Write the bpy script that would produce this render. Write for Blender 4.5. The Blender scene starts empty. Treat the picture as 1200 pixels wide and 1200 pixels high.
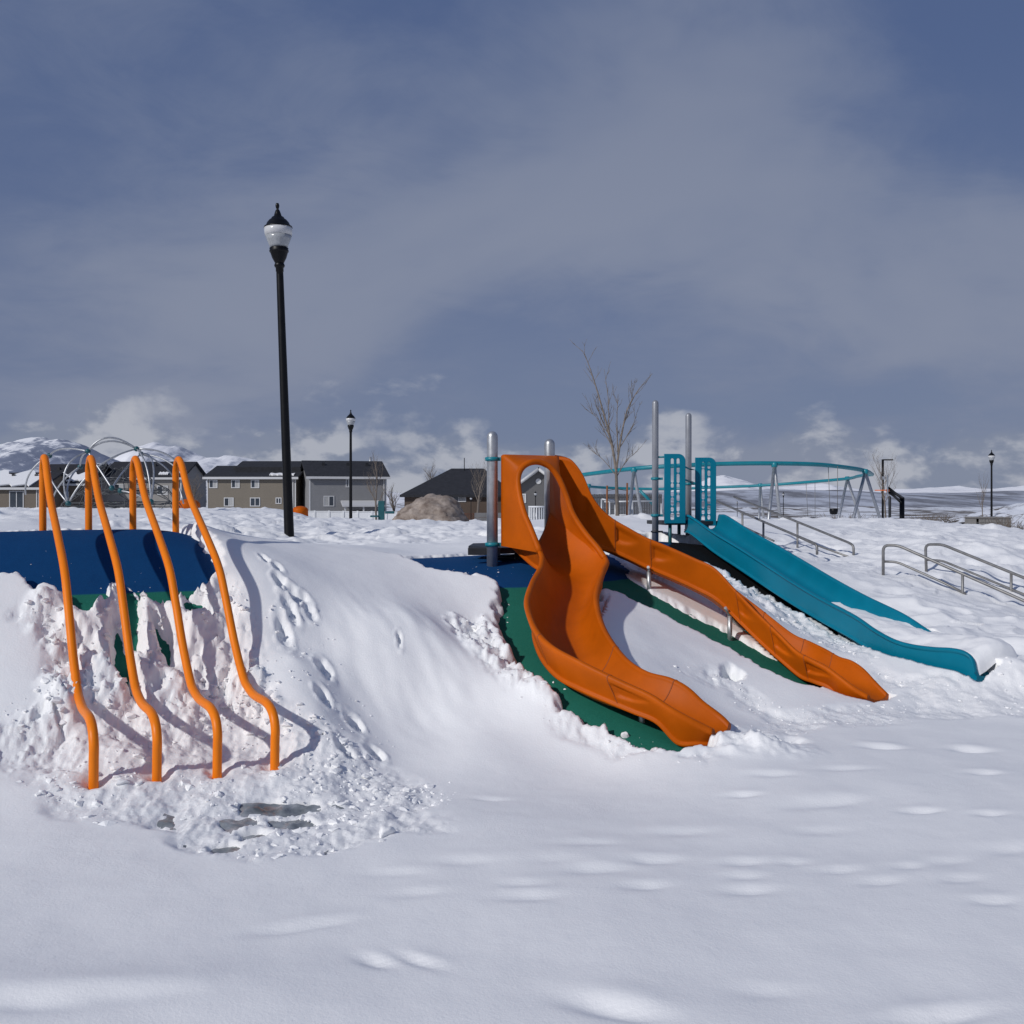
import bpy, bmesh, math, random
import numpy as np
from mathutils import Vector, Matrix

# ------------------------------------------------------------------ camera, sky, sun, exposure
scene = bpy.context.scene
EYE, F, HY = 1.6, 1200.0, 582.0
cam_data = bpy.data.cameras.new('camera')
cam = bpy.data.objects.new('camera', cam_data)
scene.collection.objects.link(cam)
cam.location = (0, 0, EYE)
cam.rotation_euler = (math.radians(90), 0, 0)
cam_data.sensor_width = 36
cam_data.lens = 36 * F / 1200
cam_data.shift_y = -(600 - HY) / 1200
cam_data.clip_start = 0.05
cam_data.clip_end = 20000
scene.camera = cam

SUN_TRAVEL = Vector((0.60, 0.56, -0.53)).normalized()
SUN_POS = -SUN_TRAVEL
VEIL_SEED, CUMULUS_SEED = 18.7, 8.42
sun_data = bpy.data.lights.new('sun', 'SUN')
sun_data.energy = 3.1
sun_data.angle = math.radians(1.4)
sun_data.color = (1.0, 0.98, 0.955)
sun = bpy.data.objects.new('sun', sun_data)
sun.rotation_euler = SUN_TRAVEL.to_track_quat('-Z', 'Y').to_euler()
sun.location = (-20, -10, 30)
scene.collection.objects.link(sun)

scene.view_settings.view_transform = 'Standard'
scene.view_settings.look = 'None'
scene.view_settings.exposure = -0.29
scene.view_settings.gamma = 1.0
scene.view_settings.use_curve_mapping = False

world = bpy.data.worlds.new('World')
scene.world = world
world.use_nodes = True


def build_world():
    nt = world.node_tree
    N, L = nt.nodes, nt.links
    N.clear()
    out = N.new('ShaderNodeOutputWorld')
    bg = N.new('ShaderNodeBackground')
    bg.inputs['Strength'].default_value = 0.10
    L.new(bg.outputs[0], out.inputs[0])
    sky = N.new('ShaderNodeTexSky')
    sky.sky_type = 'NISHITA'
    sky.sun_disc = False
    sky.sun_elevation = math.asin(SUN_POS.z)
    sky.sun_rotation = math.atan2(SUN_POS.x, SUN_POS.y)
    sky.altitude = 1500
    sky.air_density = 1.0
    sky.dust_density = 0.6
    sky.ozone_density = 2.0

    def M(op, a, b=None, c=None, clamp=False):
        n = N.new('ShaderNodeMath')
        n.operation = op
        n.use_clamp = clamp
        for i, v in enumerate((a, b, c)):
            if v is None:
                continue
            if isinstance(v, (int, float)):
                n.inputs[i].default_value = v
            else:
                L.new(v, n.inputs[i])
        return n.outputs[0]

    def ss(v, lo, hi):
        n = N.new('ShaderNodeMapRange')
        n.interpolation_type = 'SMOOTHSTEP'
        L.new(v, n.inputs[0])
        n.inputs[1].default_value = lo
        n.inputs[2].default_value = hi
        return n.outputs[0]

    def mix(f, a, b):
        n = N.new('ShaderNodeMix')
        n.data_type = 'RGBA'
        if isinstance(f, (int, float)):
            n.inputs[0].default_value = f
        else:
            L.new(f, n.inputs[0])
        for s, v in ((6, a), (7, b)):
            if isinstance(v, tuple):
                n.inputs[s].default_value = (*v, 1)
            else:
                L.new(v, n.inputs[s])
        return n.outputs[2]

    def comb(x, y, z):
        n = N.new('ShaderNodeCombineXYZ')
        for i, v in enumerate((x, y, z)):
            if isinstance(v, (int, float)):
                n.inputs[i].default_value = v
            else:
                L.new(v, n.inputs[i])
        return n.outputs[0]

    def noise(vec, scale, detail=6, rough=0.55, dist=0.0):
        n = N.new('ShaderNodeTexNoise')
        n.inputs['Scale'].default_value = scale
        n.inputs['Detail'].default_value = detail
        n.inputs['Roughness'].default_value = rough
        n.inputs['Distortion'].default_value = dist
        L.new(vec, n.inputs['Vector'])
        return n.outputs[0]

    tc = N.new('ShaderNodeTexCoord')
    sep = N.new('ShaderNodeSeparateXYZ')
    L.new(tc.outputs['Generated'], sep.inputs[0])
    x, y, z = sep.outputs
    zc = M('MAXIMUM', z, 0.0)
    den = M('ADD', zc, 0.30)
    px = M('DIVIDE', x, den)
    py = M('DIVIDE', y, den)
    # high veil of cirrus / altostratus
    veil = noise(comb(px, M('MULTIPLY', py, 1.05), VEIL_SEED), 1.0, 5, 0.5, 0.35)
    veil2 = noise(comb(M('ADD', px, M('MULTIPLY', py, 0.9)), M('SUBTRACT', M('MULTIPLY', py, 1.3), M('MULTIPLY', px, 0.7)), VEIL_SEED + 5.6), 3.0, 9, 0.66, 0.6)
    v = M('ADD', M('MULTIPLY', veil, 0.78), M('MULTIPLY', veil2, 0.22))
    vm = ss(v, 0.41, 0.60)
    clear = mix(0.88, sky.outputs[0], (0.98, 1.46, 3.0))
    veilcol = mix(ss(veil, 0.45, 0.72), (2.15, 2.62, 3.9), (3.25, 3.6, 4.6))
    col = mix(M('MULTIPLY', vm, M('SUBTRACT', 1.04, M('MULTIPLY', zc, 1.15))), clear, veilcol)
    # pale thick stratus low in the sky
    lowm = M('MULTIPLY', M('SUBTRACT', 1.0, ss(z, 0.05, 0.40)), 0.5)
    col = mix(lowm, col, (2.6, 3.0, 4.2))
    # cumulus heads along the horizon
    az = M('ARCTAN2', x, y)
    cv = comb(M('MULTIPLY', az, 1.0), M('MULTIPLY', z, 1.7), CUMULUS_SEED)
    cn = noise(cv, 9.0, 9, 0.55, 0.15)
    big = noise(comb(az, 0.0, CUMULUS_SEED + 3.8), 3.0, 2, 0.5)
    hh = M('ADD', 0.062, M('MULTIPLY', M('SUBTRACT', big, 0.5), 0.12))
    dens = M('SUBTRACT', M('ADD', cn, M('MULTIPLY', M('SUBTRACT', hh, z), 5.0)), 0.5)
    cm = M('MULTIPLY', ss(dens, -0.05, 0.14), 0.72)
    shade = noise(comb(M('ADD', az, 0.018), M('MULTIPLY', M('ADD', z, -0.012), 1.7), CUMULUS_SEED), 9.0, 9, 0.55, 0.15)
    lit = ss(M('SUBTRACT', cn, shade), -0.05, 0.07)
    ccol = mix(lit, (2.75, 3.15, 4.15), (5.8, 6.0, 6.6))
    col = mix(cm, col, ccol)
    # below the horizon: plain snow-grey
    col = mix(ss(z, -0.02, -0.06), col, (3.0, 3.2, 3.8))
    L.new(col, bg.inputs[0])


build_world()

# ------------------------------------------------------------------ helpers
COL = scene.collection
RNG = np.random.default_rng(7)
random.seed(11)


def P(px, py, Y):
    """photo point at a chosen distance -> place in the world (survey helper)"""
    return Vector(((px - 600) / F * Y, Y, EYE - (py - HY) / F * Y))


def mat(name, color, rough=0.6, metal=0.0, var=0.0, vscale=8.0, bump=0.0, bscale=60.0, spec=0.5, coat=0.0, color2=None):
    m = bpy.data.materials.new(name)
    m.use_nodes = True
    nt = m.node_tree
    b = nt.nodes['Principled BSDF']
    b.inputs['Base Color'].default_value = (*color, 1)
    b.inputs['Roughness'].default_value = rough
    b.inputs['Metallic'].default_value = metal
    b.inputs['Specular IOR Level'].default_value = spec
    b.inputs['Coat Weight'].default_value = coat
    b.inputs['Coat Roughness'].default_value = 0.15
    tc = nt.nodes.new('ShaderNodeTexCoord')
    if var > 0 or color2:
        n = nt.nodes.new('ShaderNodeTexNoise')
        n.inputs['Scale'].default_value = vscale
        n.inputs['Detail'].default_value = 5
        n.inputs['Roughness'].default_value = 0.6
        nt.links.new(tc.outputs['Object'], n.inputs['Vector'])
        r = nt.nodes.new('ShaderNodeValToRGB')
        c2 = color2 or tuple(c * (1 + var) for c in color)
        c1 = color if color2 else tuple(c * (1 - var) for c in color)
        r.color_ramp.elements[0].position = 0.32
        r.color_ramp.elements[1].position = 0.68
        r.color_ramp.elements[0].color = (*c1, 1)
        r.color_ramp.elements[1].color = (*c2, 1)
        nt.links.new(n.outputs[0], r.inputs[0])
        nt.links.new(r.outputs[0], b.inputs['Base Color'])
        mr = nt.nodes.new('ShaderNodeMapRange')
        mr.inputs[3].default_value = max(0.02, rough - 0.08)
        mr.inputs[4].default_value = min(1, rough + 0.1)
        nt.links.new(n.outputs[0], mr.inputs[0])
        nt.links.new(mr.outputs[0], b.inputs['Roughness'])
    if bump > 0:
        n2 = nt.nodes.new('ShaderNodeTexNoise')
        n2.inputs['Scale'].default_value = bscale
        n2.inputs['Detail'].default_value = 4
        nt.links.new(tc.outputs['Object'], n2.inputs['Vector'])
        bp = nt.nodes.new('ShaderNodeBump')
        bp.inputs['Strength'].default_value = bump
        bp.inputs['Distance'].default_value = 0.01
        nt.links.new(n2.outputs[0], bp.inputs['Height'])
        nt.links.new(bp.outputs[0], b.inputs['Normal'])
    return m


def mesh_np(name, V, Q, smooth=True):
    """numpy verts (n,3) and quads or tris (m,k) -> mesh"""
    V = np.asarray(V, np.float32)
    Q = np.asarray(Q, np.int32)
    me = bpy.data.meshes.new(name)
    me.vertices.add(len(V))
    me.vertices.foreach_set('co', V.ravel())
    k = Q.shape[1]
    me.loops.add(Q.size)
    me.loops.foreach_set('vertex_index', Q.ravel())
    me.polygons.add(len(Q))
    me.polygons.foreach_set('loop_start', np.arange(0, Q.size, k, dtype=np.int32))
    me.polygons.foreach_set('use_smooth', np.full(len(Q), smooth))
    me.update(calc_edges=True)
    return me


class MB:
    """collects simple shapes, becomes one mesh"""

    def __init__(self):
        self.v, self.f, self.s = [], [], []

    def add(self, vs, fs, smooth=False):
        o = len(self.v)
        self.v += [tuple(p) for p in vs]
        self.f += [tuple(i + o for i in f) for f in fs]
        self.s += [smooth] * len(fs)
        return self

    def box(self, x0, x1, y0, y1, z0, z1, M=None):
        vs = [Vector(c) for c in ((x0, y0, z0), (x1, y0, z0), (x1, y1, z0), (x0, y1, z0),
                                  (x0, y0, z1), (x1, y0, z1), (x1, y1, z1), (x0, y1, z1))]
        if M is not None:
            vs = [M @ p for p in vs]
        return self.add(vs, [(0, 3, 2, 1), (4, 5, 6, 7), (0, 1, 5, 4), (1, 2, 6, 5), (2, 3, 7, 6), (3, 0, 4, 7)])

    def tube(self, pts, r, n=10, cap=True, dome=False):
        pts = [Vector(p) for p in pts]
        rs = list(r) if isinstance(r, (list, tuple, np.ndarray)) else [r] * len(pts)
        if dome:
            d = (pts[-1] - pts[-2]).normalized()
            R = rs[-1]
            base = pts[-1]
            for a in (25, 50, 70, 84):
                pts.append(base + d * R * math.sin(math.radians(a)))
                rs.append(R * math.cos(math.radians(a)))
        t0 = (pts[1] - pts[0]).normalized()
        ref = Vector((0, 0, 1)) if abs(t0.z) < 0.9 else Vector((1, 0, 0))
        u = t0.cross(ref).normalized()
        vs, fs = [], []
        m = len(pts)
        for i in range(m):
            t = (pts[min(i + 1, m - 1)] - pts[max(i - 1, 0)]).normalized()
            u = (u - t * u.dot(t)).normalized()
            w = t.cross(u)
            for k in range(n):
                a = 2 * math.pi * k / n
                vs.append(pts[i] + (u * math.cos(a) + w * math.sin(a)) * rs[i])
        for i in range(m - 1):
            for k in range(n):
                k2 = (k + 1) % n
                fs.append((i * n + k, i * n + k2, (i + 1) * n + k2, (i + 1) * n + k))
        o = len(self.v)
        self.add(vs, fs, True)
        if cap:
            self.f += [tuple(o + k for k in reversed(range(n))), tuple(o + (m - 1) * n + k for k in range(n))]
            self.s += [False, False]
        return self

    def lathe(self, prof, n=24, center=(0, 0), smooth=True):
        vs, fs = [], []
        m = len(prof)
        for (r, z) in prof:
            for k in range(n):
                a = 2 * math.pi * k / n
                vs.append((center[0] + r * math.cos(a), center[1] + r * math.sin(a), z))
        for i in range(m - 1):
            for k in range(n):
                k2 = (k + 1) % n
                fs.append((i * n + k, i * n + k2, (i + 1) * n + k2, (i + 1) * n + k))
        o = len(self.v)
        self.add(vs, fs, smooth)
        self.f += [tuple(o + k for k in reversed(range(n))), tuple(o + (m - 1) * n + k for k in range(n))]
        self.s += [False, False]
        return self

    def mesh(self, name):
        me = bpy.data.meshes.new(name)
        me.from_pydata([tuple(map(float, p)) for p in self.v], [], self.f)
        me.polygons.foreach_set('use_smooth', np.array(self.s, bool))
        me.update()
        return me


def link(name, me, material, parent=None):
    o = bpy.data.objects.new(name, me)
    COL.objects.link(o)
    if material and me is not None and not me.materials:
        for mm in (material if isinstance(material, (list, tuple)) else [material]):
            me.materials.append(mm)
    if parent is not None:
        o.parent = parent
        # parts are modelled in world coordinates: undo the parent's (and grandparent's) offset
        off = Vector(parent.location)
        g = parent.parent
        if g is not None and parent.get('abs_part'):
            o.matrix_parent_inverse = Matrix.Identity(4)
        else:
            o.matrix_parent_inverse = Matrix.Translation(-off)
    return o


def thing(name, label, cat, loc, group=None):
    o = bpy.data.objects.new(name, None)
    o.empty_display_size = 0.2
    COL.objects.link(o)
    o.location = loc
    o['label'] = label
    o['category'] = cat
    if group:
        o['group'] = group
    return o


def tag(o, label, cat, group=None):
    o['label'] = label
    o['category'] = cat
    if group:
        o['group'] = group
    return o


def part(name, mb, material, parent, bevel=0.0):
    me = mb.mesh(name) if isinstance(mb, MB) else mb
    o = link(name, me, material, parent)
    if bevel > 0:
        md = o.modifiers.new('bevel', 'BEVEL')
        md.width = bevel
        md.segments = 2
        md.limit_method = 'ANGLE'
    return o


def sub(name, mb, material, parent_part):
    """sub-part: the parent part sits at the identity in world space"""
    me = mb.mesh(name) if isinstance(mb, MB) else mb
    o = bpy.data.objects.new(name, me)
    COL.objects.link(o)
    if not me.materials:
        me.materials.append(material)
    o.parent = parent_part
    return o


def structure(name, me, material, kind='structure'):
    o = link(name, me, material)
    o['kind'] = kind
    return o


def catmull(pts, per=8):
    pts = [Vector(p) for p in pts]
    out = []
    n = len(pts)
    for i in range(n - 1):
        p0 = pts[i - 1] if i > 0 else pts[0] * 2 - pts[1]
        p1, p2 = pts[i], pts[i + 1]
        p3 = pts[i + 2] if i + 2 < n else pts[-1] * 2 - pts[-2]
        for k in range(per):
            t = k / per
            out.append(0.5 * ((2 * p1) + (p2 - p0) * t + (2 * p0 - 5 * p1 + 4 * p2 - p3) * t * t + (3 * p1 - p0 - 3 * p2 + p3) * t ** 3))
    out.append(pts[-1])
    return out


def catnum(vals, per):
    return [v.x for v in catmull([Vector((v, 0, 0)) for v in vals], per)]


# ------------------------------------------------------------------ noise in numpy
def _hash(ix, iy, seed):
    h = (ix.astype(np.int64) * 374761393 + iy.astype(np.int64) * 668265263 + seed * 1274126177) & 0xFFFFFFFF
    h = ((h ^ (h >> 13)) * 1274126177) & 0xFFFFFFFF
    return ((h ^ (h >> 16)) & 0xFFFFFF) / float(0xFFFFFF)


def perlin(x, y, seed=0):
    ix, iy = np.floor(x), np.floor(y)
    fx, fy = x - ix, y - iy
    u, v = fx * fx * fx * (fx * (fx * 6 - 15) + 10), fy * fy * fy * (fy * (fy * 6 - 15) + 10)

    def g(dx, dy):
        a = _hash(ix + dx, iy + dy, seed) * 2 * np.pi
        return np.cos(a) * (fx - dx) + np.sin(a) * (fy - dy)
    a, b, c, d = g(0, 0), g(1, 0), g(0, 1), g(1, 1)
    return ((a + (b - a) * u) + ((c + (d - c) * u) - (a + (b - a) * u)) * v) * 1.5


def fbm(x, y, seed=0, octaves=4, gain=0.5, lac=2.07):
    s, a = 0, 1.0
    for o in range(octaves):
        s = s + a * perlin(x, y, seed + o * 17)
        x, y, a = x * lac, y * lac, a * gain
    return s


def worley(x, y, seed=0):
    """distance to the nearest jittered cell point, and that cell's own random number"""
    ix, iy = np.floor(x), np.floor(y)
    best = np.full(x.shape, 9.0)
    rid = np.zeros(x.shape)
    for dx in (-1, 0, 1):
        for dy in (-1, 0, 1):
            cx, cy = ix + dx, iy + dy
            qx, qy = cx + _hash(cx, cy, seed), cy + _hash(cx, cy, seed + 5)
            d = (x - qx) ** 2 + (y - qy) ** 2
            m = d < best
            best = np.where(m, d, best)
            rid = np.where(m, _hash(cx, cy, seed + 9), rid)
    return np.sqrt(best), rid


def sstep(v, lo, hi):
    t = np.clip((v - lo) / (hi - lo), 0, 1)
    return t * t * (3 - 2 * t)


# ------------------------------------------------------------------ the lie of the land
T_SNOW = 0.10
PT, PROW, PA = (-3.424, 7.503), (0.2865, 0.1307), 0.523      # climbing-pole row


def ks(k, s):
    return (PT[0] + PROW[0] * k + math.sin(PA) * s, PT[1] + PROW[1] * k - math.cos(PA) * s)


ctrl = []


def cb(px, py, Y):                       # bare ground seen at this photo point
    p = P(px, py, Y)
    ctrl.append((p.x, p.y, p.z))


def cs(px, py, Y):                       # snow surface seen at this photo point
    p = P(px, py, Y)
    ctrl.append((p.x, p.y, p.z - T_SNOW))


def cw(x, y, z):
    ctrl.append((x, y, z - T_SNOW))


for k in (-4, -2, 0, 1.5, 3):            # mound under the climbing poles
    for s, z in ((-1.6, 1.16), (-0.8, 1.26), (-0.25, 1.335), (0.15, 1.345), (0.5, 1.25), (0.845, 1.04), (1.2, 0.76),
                 (1.6, 0.42), (2.0, 0.17), (2.4, 0.02), (3.0, -0.08)):
        x, y = ks(k, s)
        ctrl.append((x, y, z - (0.03 if k == 3 and s < .6 else 0)))
for a in ((270, 632, 7.85), (350, 648, 8.0), (450, 665, 8.15), (545, 674, 8.3),
          (375, 722, 7.1), (350, 770, 6.7), (400, 840, 6.38), (430, 760, 6.98), (500, 760, 7.22), (550, 720, 7.85),
          (500, 840, 6.7), (560, 790, 7.1), (600, 835, 6.75), (450, 900, 6.0), (560, 880, 6.3), (650, 885, 6.35), (700, 890, 6.3),
          (750, 740, 8.05), (725, 700, 8.6), (800, 800, 7.45), (850, 832, 7.3), (900, 850, 7.1), (980, 850, 7.1),
          (900, 724, 9.6), (960, 760, 9.0), (1005, 787, 8.55), (850, 686, 10.6), (1045, 815, 8.0),
          (1000, 694, 11.3), (1073, 738, 9.3), (1110, 752, 8.9), (1190, 785, 8.3), (1140, 800, 8.05), (1190, 815, 7.9), (1150, 850, 7.2),
          (1037, 676, 12.3), (1190, 715, 11.3), (1100, 698, 11.5), (1000, 664, 13.8), (940, 650, 15), (1100, 640, 14.5), (1190, 645, 14.5),
          (1100, 613, 22), (950, 610, 22), (1195, 618, 22), (870, 625, 17),
          (339, 630, 14.5), (450, 630, 14.5), (200, 618, 14.5), (60, 612, 14), (540, 640, 12.5), (470, 611, 28), (100, 600, 33), (300, 602, 33),
          (560, 612, 28), (620, 614, 27), (730, 604, 25), (690, 606, 25), (800, 612, 22), (640, 625, 18), (740, 622, 17.5)):
    cs(*a)
for a in ((590, 690, 8.35), (606, 780, 7.3), (650, 825, 6.85), (700, 852, 6.65), (760, 880, 6.4), (640, 673, 8.75),
          (577, 663, 8.9), (510, 657, 9.6), (630, 648, 10.6),
          (741, 690, 9.05), (806, 728, 8.9), (860, 766, 8.6), (930, 799, 8.25), (712, 672, 9.2),
          (768, 637, 13.4), (805, 650, 12.6), (860, 694, 11.4), (900, 714, 10.9), (960, 744, 10.1), (1010, 770, 9.3), (700, 648, 10.5), (830, 640, 13.6)):
    cb(*a)
for x, y, z in ((-5, 1, 0.05), (-2, 1, 0), (0, 1, 0), (2, 1, 0), (5, 1, 0), (-3, 3, 0.03), (0, 3, 0), (2.5, 3, 0), (-1.7, 4.5, 0.0), (0, 5, 0), (1.5, 5.5, 0),
                (3, 6.2, 0), (5, 6.8, 0), (0, 4, 0), (4, 5, 0), (-4.5, 4.5, 0.12), (-5.5, 6, 0.5), (6, 9, 0.15), (8, 12, 0.4), (8, 16, 0.8), (10, 22, 0.85),
                (7, 4, 0), (9, 8, 0), (-8, 8, 1.2), (-9, 12, 1.1), (-14, 20, 1.05), (-14, 33, 1.0), (14, 33, 0.2), (2, 36, 0.75), (16, 24, 0.7), (-8, 4, 0.1),
                (-2, -1, 0), (3, -1, 0), (3.4, 9.5, .26), (3.45, 10.1, .36), (3.35, 10.7, .46), (3.25, 11.5, .62), (3.9, 9.6, .38), (3.8, 10.5, .52), (5, 27, .72), (9, 27, .66), (7, 31, .42), (3.3, 28, .82), (12, 28, .5)):
    cw(x, y, z)
for s_, z_ in ((0.845, 1.03), (1.2, 0.80), (1.6, 0.49), (2.0, 0.23), (2.4, 0.05)):   # smooth snow shoulder right of the last pole
    ctrl.append((*ks(4.3, s_), z_))
ctrl = np.array(ctrl)


def tps_fit(C, reg=2e-3):
    n = len(C)
    d = np.hypot(C[:, None, 0] - C[None, :, 0], C[:, None, 1] - C[None, :, 1])
    K = np.where(d > 0, d * d * np.log(d + 1e-12), 0) + np.eye(n) * reg
    Q = np.c_[np.ones(n), C[:, :2]]
    A = np.block([[K, Q], [Q.T, np.zeros((3, 3))]])
    return np.linalg.solve(A, np.r_[C[:, 2], 0, 0, 0])


TW = tps_fit(ctrl)


def far_land(X, Y):
    """beyond the park: left side falls gently to the houses, right side drops to the valley"""
    side = sstep(X / np.maximum(Y, 1), -0.05, 0.15)
    mid = sstep(X / np.maximum(Y, 1), -0.235, -0.17)
    left = np.interp(Y, [0, 33, 45, 60, 110, 200, 600, 2600, 9000], [1.1, 1.12, 1.05, 0.4, -1.3, -3, -7, -22, -30])
    centre = np.interp(Y, [0, 28, 33, 45, 60, 85, 110, 200, 600, 2600, 9000], [0.95, 0.86, 0.72, 0.42, 0.0, -0.9, -1.5, -3, -7, -22, -30])
    left = left * (1 - mid) + centre * mid
    right = np.interp(Y, [0, 22, 30, 40, 60, 110, 200, 600, 2600, 9000], [0.9, 0.9, 0.35, 0.0, -0.2, -1.2, -3, -8, -24, -30])
    return left * (1 - side) + right * side - T_SNOW


def tps(X, Y):
    shp = X.shape
    X, Y = X.ravel(), Y.ravel()
    z = TW[-3] + TW[-2] * X + TW[-1] * Y
    for i in range(len(ctrl)):
        d2 = (X - ctrl[i, 0]) ** 2 + (Y - ctrl[i, 1]) ** 2
        z += TW[i] * 0.5 * d2 * np.log(d2 + 1e-12)
    return z.reshape(shp)


_TX = np.linspace(-40, 40, 801)
_TY = np.linspace(-1.0, 41, 421)
_TZ = tps(*np.meshgrid(_TX, _TY))


def tps_fast(X, Y):
    """bicubic-smooth lookup of the land surface on a 10 cm table"""
    fx = np.clip((X + 40) / 0.1, 1, 797.999)
    fy = np.clip((Y + 1.0) / 0.1, 1, 417.999)
    i, j = fx.astype(int), fy.astype(int)
    a, b = fx - i, fy - j

    def wts(t):
        return (-.5 * t ** 3 + t * t - .5 * t, 1.5 * t ** 3 - 2.5 * t * t + 1, -1.5 * t ** 3 + 2 * t * t + .5 * t, .5 * t ** 3 - .5 * t * t)
    wx, wy = wts(a), wts(b)
    z = 0
    for p in range(4):
        z = z + wy[p] * sum(wx[q] * _TZ[j + p - 1, i + q - 1] for q in range(4))
    return z


def base_z(X, Y):
    X, Y = np.asarray(X, float), np.asarray(Y, float)
    zt = tps_fast(X, np.minimum(Y, 40))
    w = sstep(Y, 23, 36)
    zt = zt * (1 - w) + far_land(X, Y) * w
    w2 = sstep(np.abs(X), 9, 15) * (1 - sstep(Y, 20, 36))
    return zt * (1 - w2) + np.where(X > 0, 0.02 * Y, 0.05 * Y) * w2


_gx = np.linspace(-9, 9, 361)
_gy = np.linspace(1, 24, 461)
_GX, _GY = np.meshgrid(_gx, _gy)
_GZ = base_z(_GX, _GY)


def bz(x, y):
    """fast height of the bare ground"""
    if abs(x) > 8.9 or y > 23.9 or y < 1:
        return float(base_z(np.array([x]), np.array([y]))[0])
    fx, fy = (x + 9) / 0.05, (y - 1) / 0.05
    i, j = int(fx), int(fy)
    a, b = fx - i, fy - j
    return float(_GZ[j, i] * (1 - a) * (1 - b) + _GZ[j, i + 1] * a * (1 - b) + _GZ[j + 1, i] * (1 - a) * b + _GZ[j + 1, i + 1] * a * b)


def ground_at(px, py, lift=0.05):
    """walk along the view line of a photo point until it meets the ground"""
    y = 2.0
    while y < 22:
        p = P(px, py, y)
        if p.z <= bz(p.x, p.y) + lift:
            return (p.x, p.y)
        y += 0.02
    return (P(px, py, 22).x, 22.0)


def poly_sd(poly, X, Y):
    """signed distance, positive inside"""
    P_ = [q[1:] if q[0] == 'w' else ground_at(q[1], q[2]) for q in [(a if isinstance(a[0], str) else ('p',) + tuple(a)) for a in poly]]
    A = np.array(P_)
    inside = np.zeros(X.shape, bool)
    d2 = np.full(X.shape, 1e9)
    n = len(A)
    for i in range(n):
        x0, y0 = A[i]
        x1, y1 = A[(i + 1) % n]
        c = ((y0 > Y) != (y1 > Y)) & (X < (x1 - x0) * (Y - y0) / ((y1 - y0) if abs(y1 - y0) > 1e-9 else 1e-9) + x0)
        inside ^= c
        ex, ey = x1 - x0, y1 - y0
        t = np.clip(((X - x0) * ex + (Y - y0) * ey) / max(ex * ex + ey * ey, 1e-9), 0, 1)
        d2 = np.minimum(d2, (X - x0 - t * ex) ** 2 + (Y - y0 - t * ey) ** 2)
    return np.where(inside, 1, -1) * np.sqrt(d2)


def W(k, s):
    return ('w', *ks(k, s))


BARE = [
    # blue and green rubber at the head of the climbing poles
    [W(-6, -1.0), W(-6, 0.9), (0, 677), (18, 681), (36, 692), (62, 702), (86, 718), (99, 731), (107, 704), (114, 706), (124, 688), (132, 678), (150, 676), (160, 690),
     (176, 712), (200, 714), (212, 694), (236, 690), (254, 672), (243, 645), W(3.35, -0.1), W(3.3, -1.0)],
    # deck end of the orange slides and the green slope under the nearer one
    [('w', -1.75, 9.5), ('w', -1.35, 8.95), (500, 670), (560, 678), (584, 688), (588, 730), (592, 757), (603, 778), (625, 805), (660, 831), (700, 853), (740, 877), (790, 887),
     (824, 880), (812, 862), (765, 838), (725, 806), (690, 768), (680, 735), (692, 712), (704, 692), (749, 712), (785, 728), (860, 764), (920, 803), (955, 812),
     (940, 786), (880, 752), (830, 727), (770, 693), (729, 670), ('w', 1.05, 9.6), ('w', 0.9, 10.8), ('w', 0.3, 11.6), ('w', -0.6, 10.6)],
    # under the teal slide
    [('w', 1.35, 13.2), ('w', 1.75, 12.0), (829, 665), (852, 677), (881, 692), (905, 700), (919, 708), (928, 718), (960, 732), (1000, 757), ('w', 3.35, 9.7), ('w', 3.2, 10.6),
     ('w', 3.05, 11.5), ('w', 2.9, 12.5), ('w', 2.8, 13.5), ('w', 2.0, 14.0)],
    [(846, 792), (856, 790), (866, 797), (860, 803), (850, 800)],
    [(104, 764), (118, 778), (132, 788), (146, 799), (142, 776), (134, 760), (128, 782)],
    [(222, 712), (234, 714), (240, 724), (228, 728)],
    [(186, 745), (194, 752), (197, 768), (190, 762)],
    [(150, 708), (158, 716), (160, 748), (152, 744)],
    [(136, 800), (146, 801), (142, 792), (128, 786)],
    [(176, 700), (190, 704), (200, 716), (184, 712)],
    [(168, 668), (176, 690), (182, 700), (172, 690)],
    [(280, 950), (322, 947), (342, 954), (318, 960), (290, 957)], [(318, 967), (352, 965), (364, 971), (332, 977)], [(268, 968), (290, 966), (296, 972), (276, 974)], [(345, 948), (362, 947), (368, 952), (352, 954)], [(254, 1002), (266, 1000), (272, 1004), (260, 1006)], [(288, 984), (300, 983), (303, 987), (292, 989)],
]
ROUGH = [
    # (polygon, lump height, cell size, billow)
    ([(20, 735), (50, 716), (97, 732), (110, 704), (130, 672), (150, 655), (170, 660), (215, 650), (250, 668), (270, 700), (295, 760), (330, 830), (380, 860), (450, 905),
      (520, 945), (500, 985), (430, 1000), (300, 1022), (180, 990), (80, 965), (0, 905), (-60, 880), (0, 860), (45, 835), (62, 790), (50, 755)], 0.075, 0.17),
    ([(522, 728), (560, 735), (590, 757), (612, 785), (640, 815), (690, 848), (745, 875), (800, 888), (830, 872), (850, 858), (930, 878), (920, 892), (830, 908), (720, 908),
      (700, 895), (650, 865), (590, 815), (545, 770)], 0.055, 0.11),
    ([(870, 868), (905, 842), (1000, 838), (1050, 835), (1060, 800), (1150, 800), (1260, 790), (1260, 848), (1100, 852), (980, 866)], 0.04, 0.12),
    ([(825, 662), (852, 672), (905, 696), (960, 728), (1040, 790), (1060, 810), (1040, 826), (1000, 775), (940, 752), (880, 712), (848, 682)], 0.04, 0.15),
    ([(790, 790), (830, 790), (870, 810), (930, 850), (900, 852), (850, 822), (800, 800)], 0.03, 0.09),
]

# ------------------------------------------------------------------ materials for the land


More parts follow.
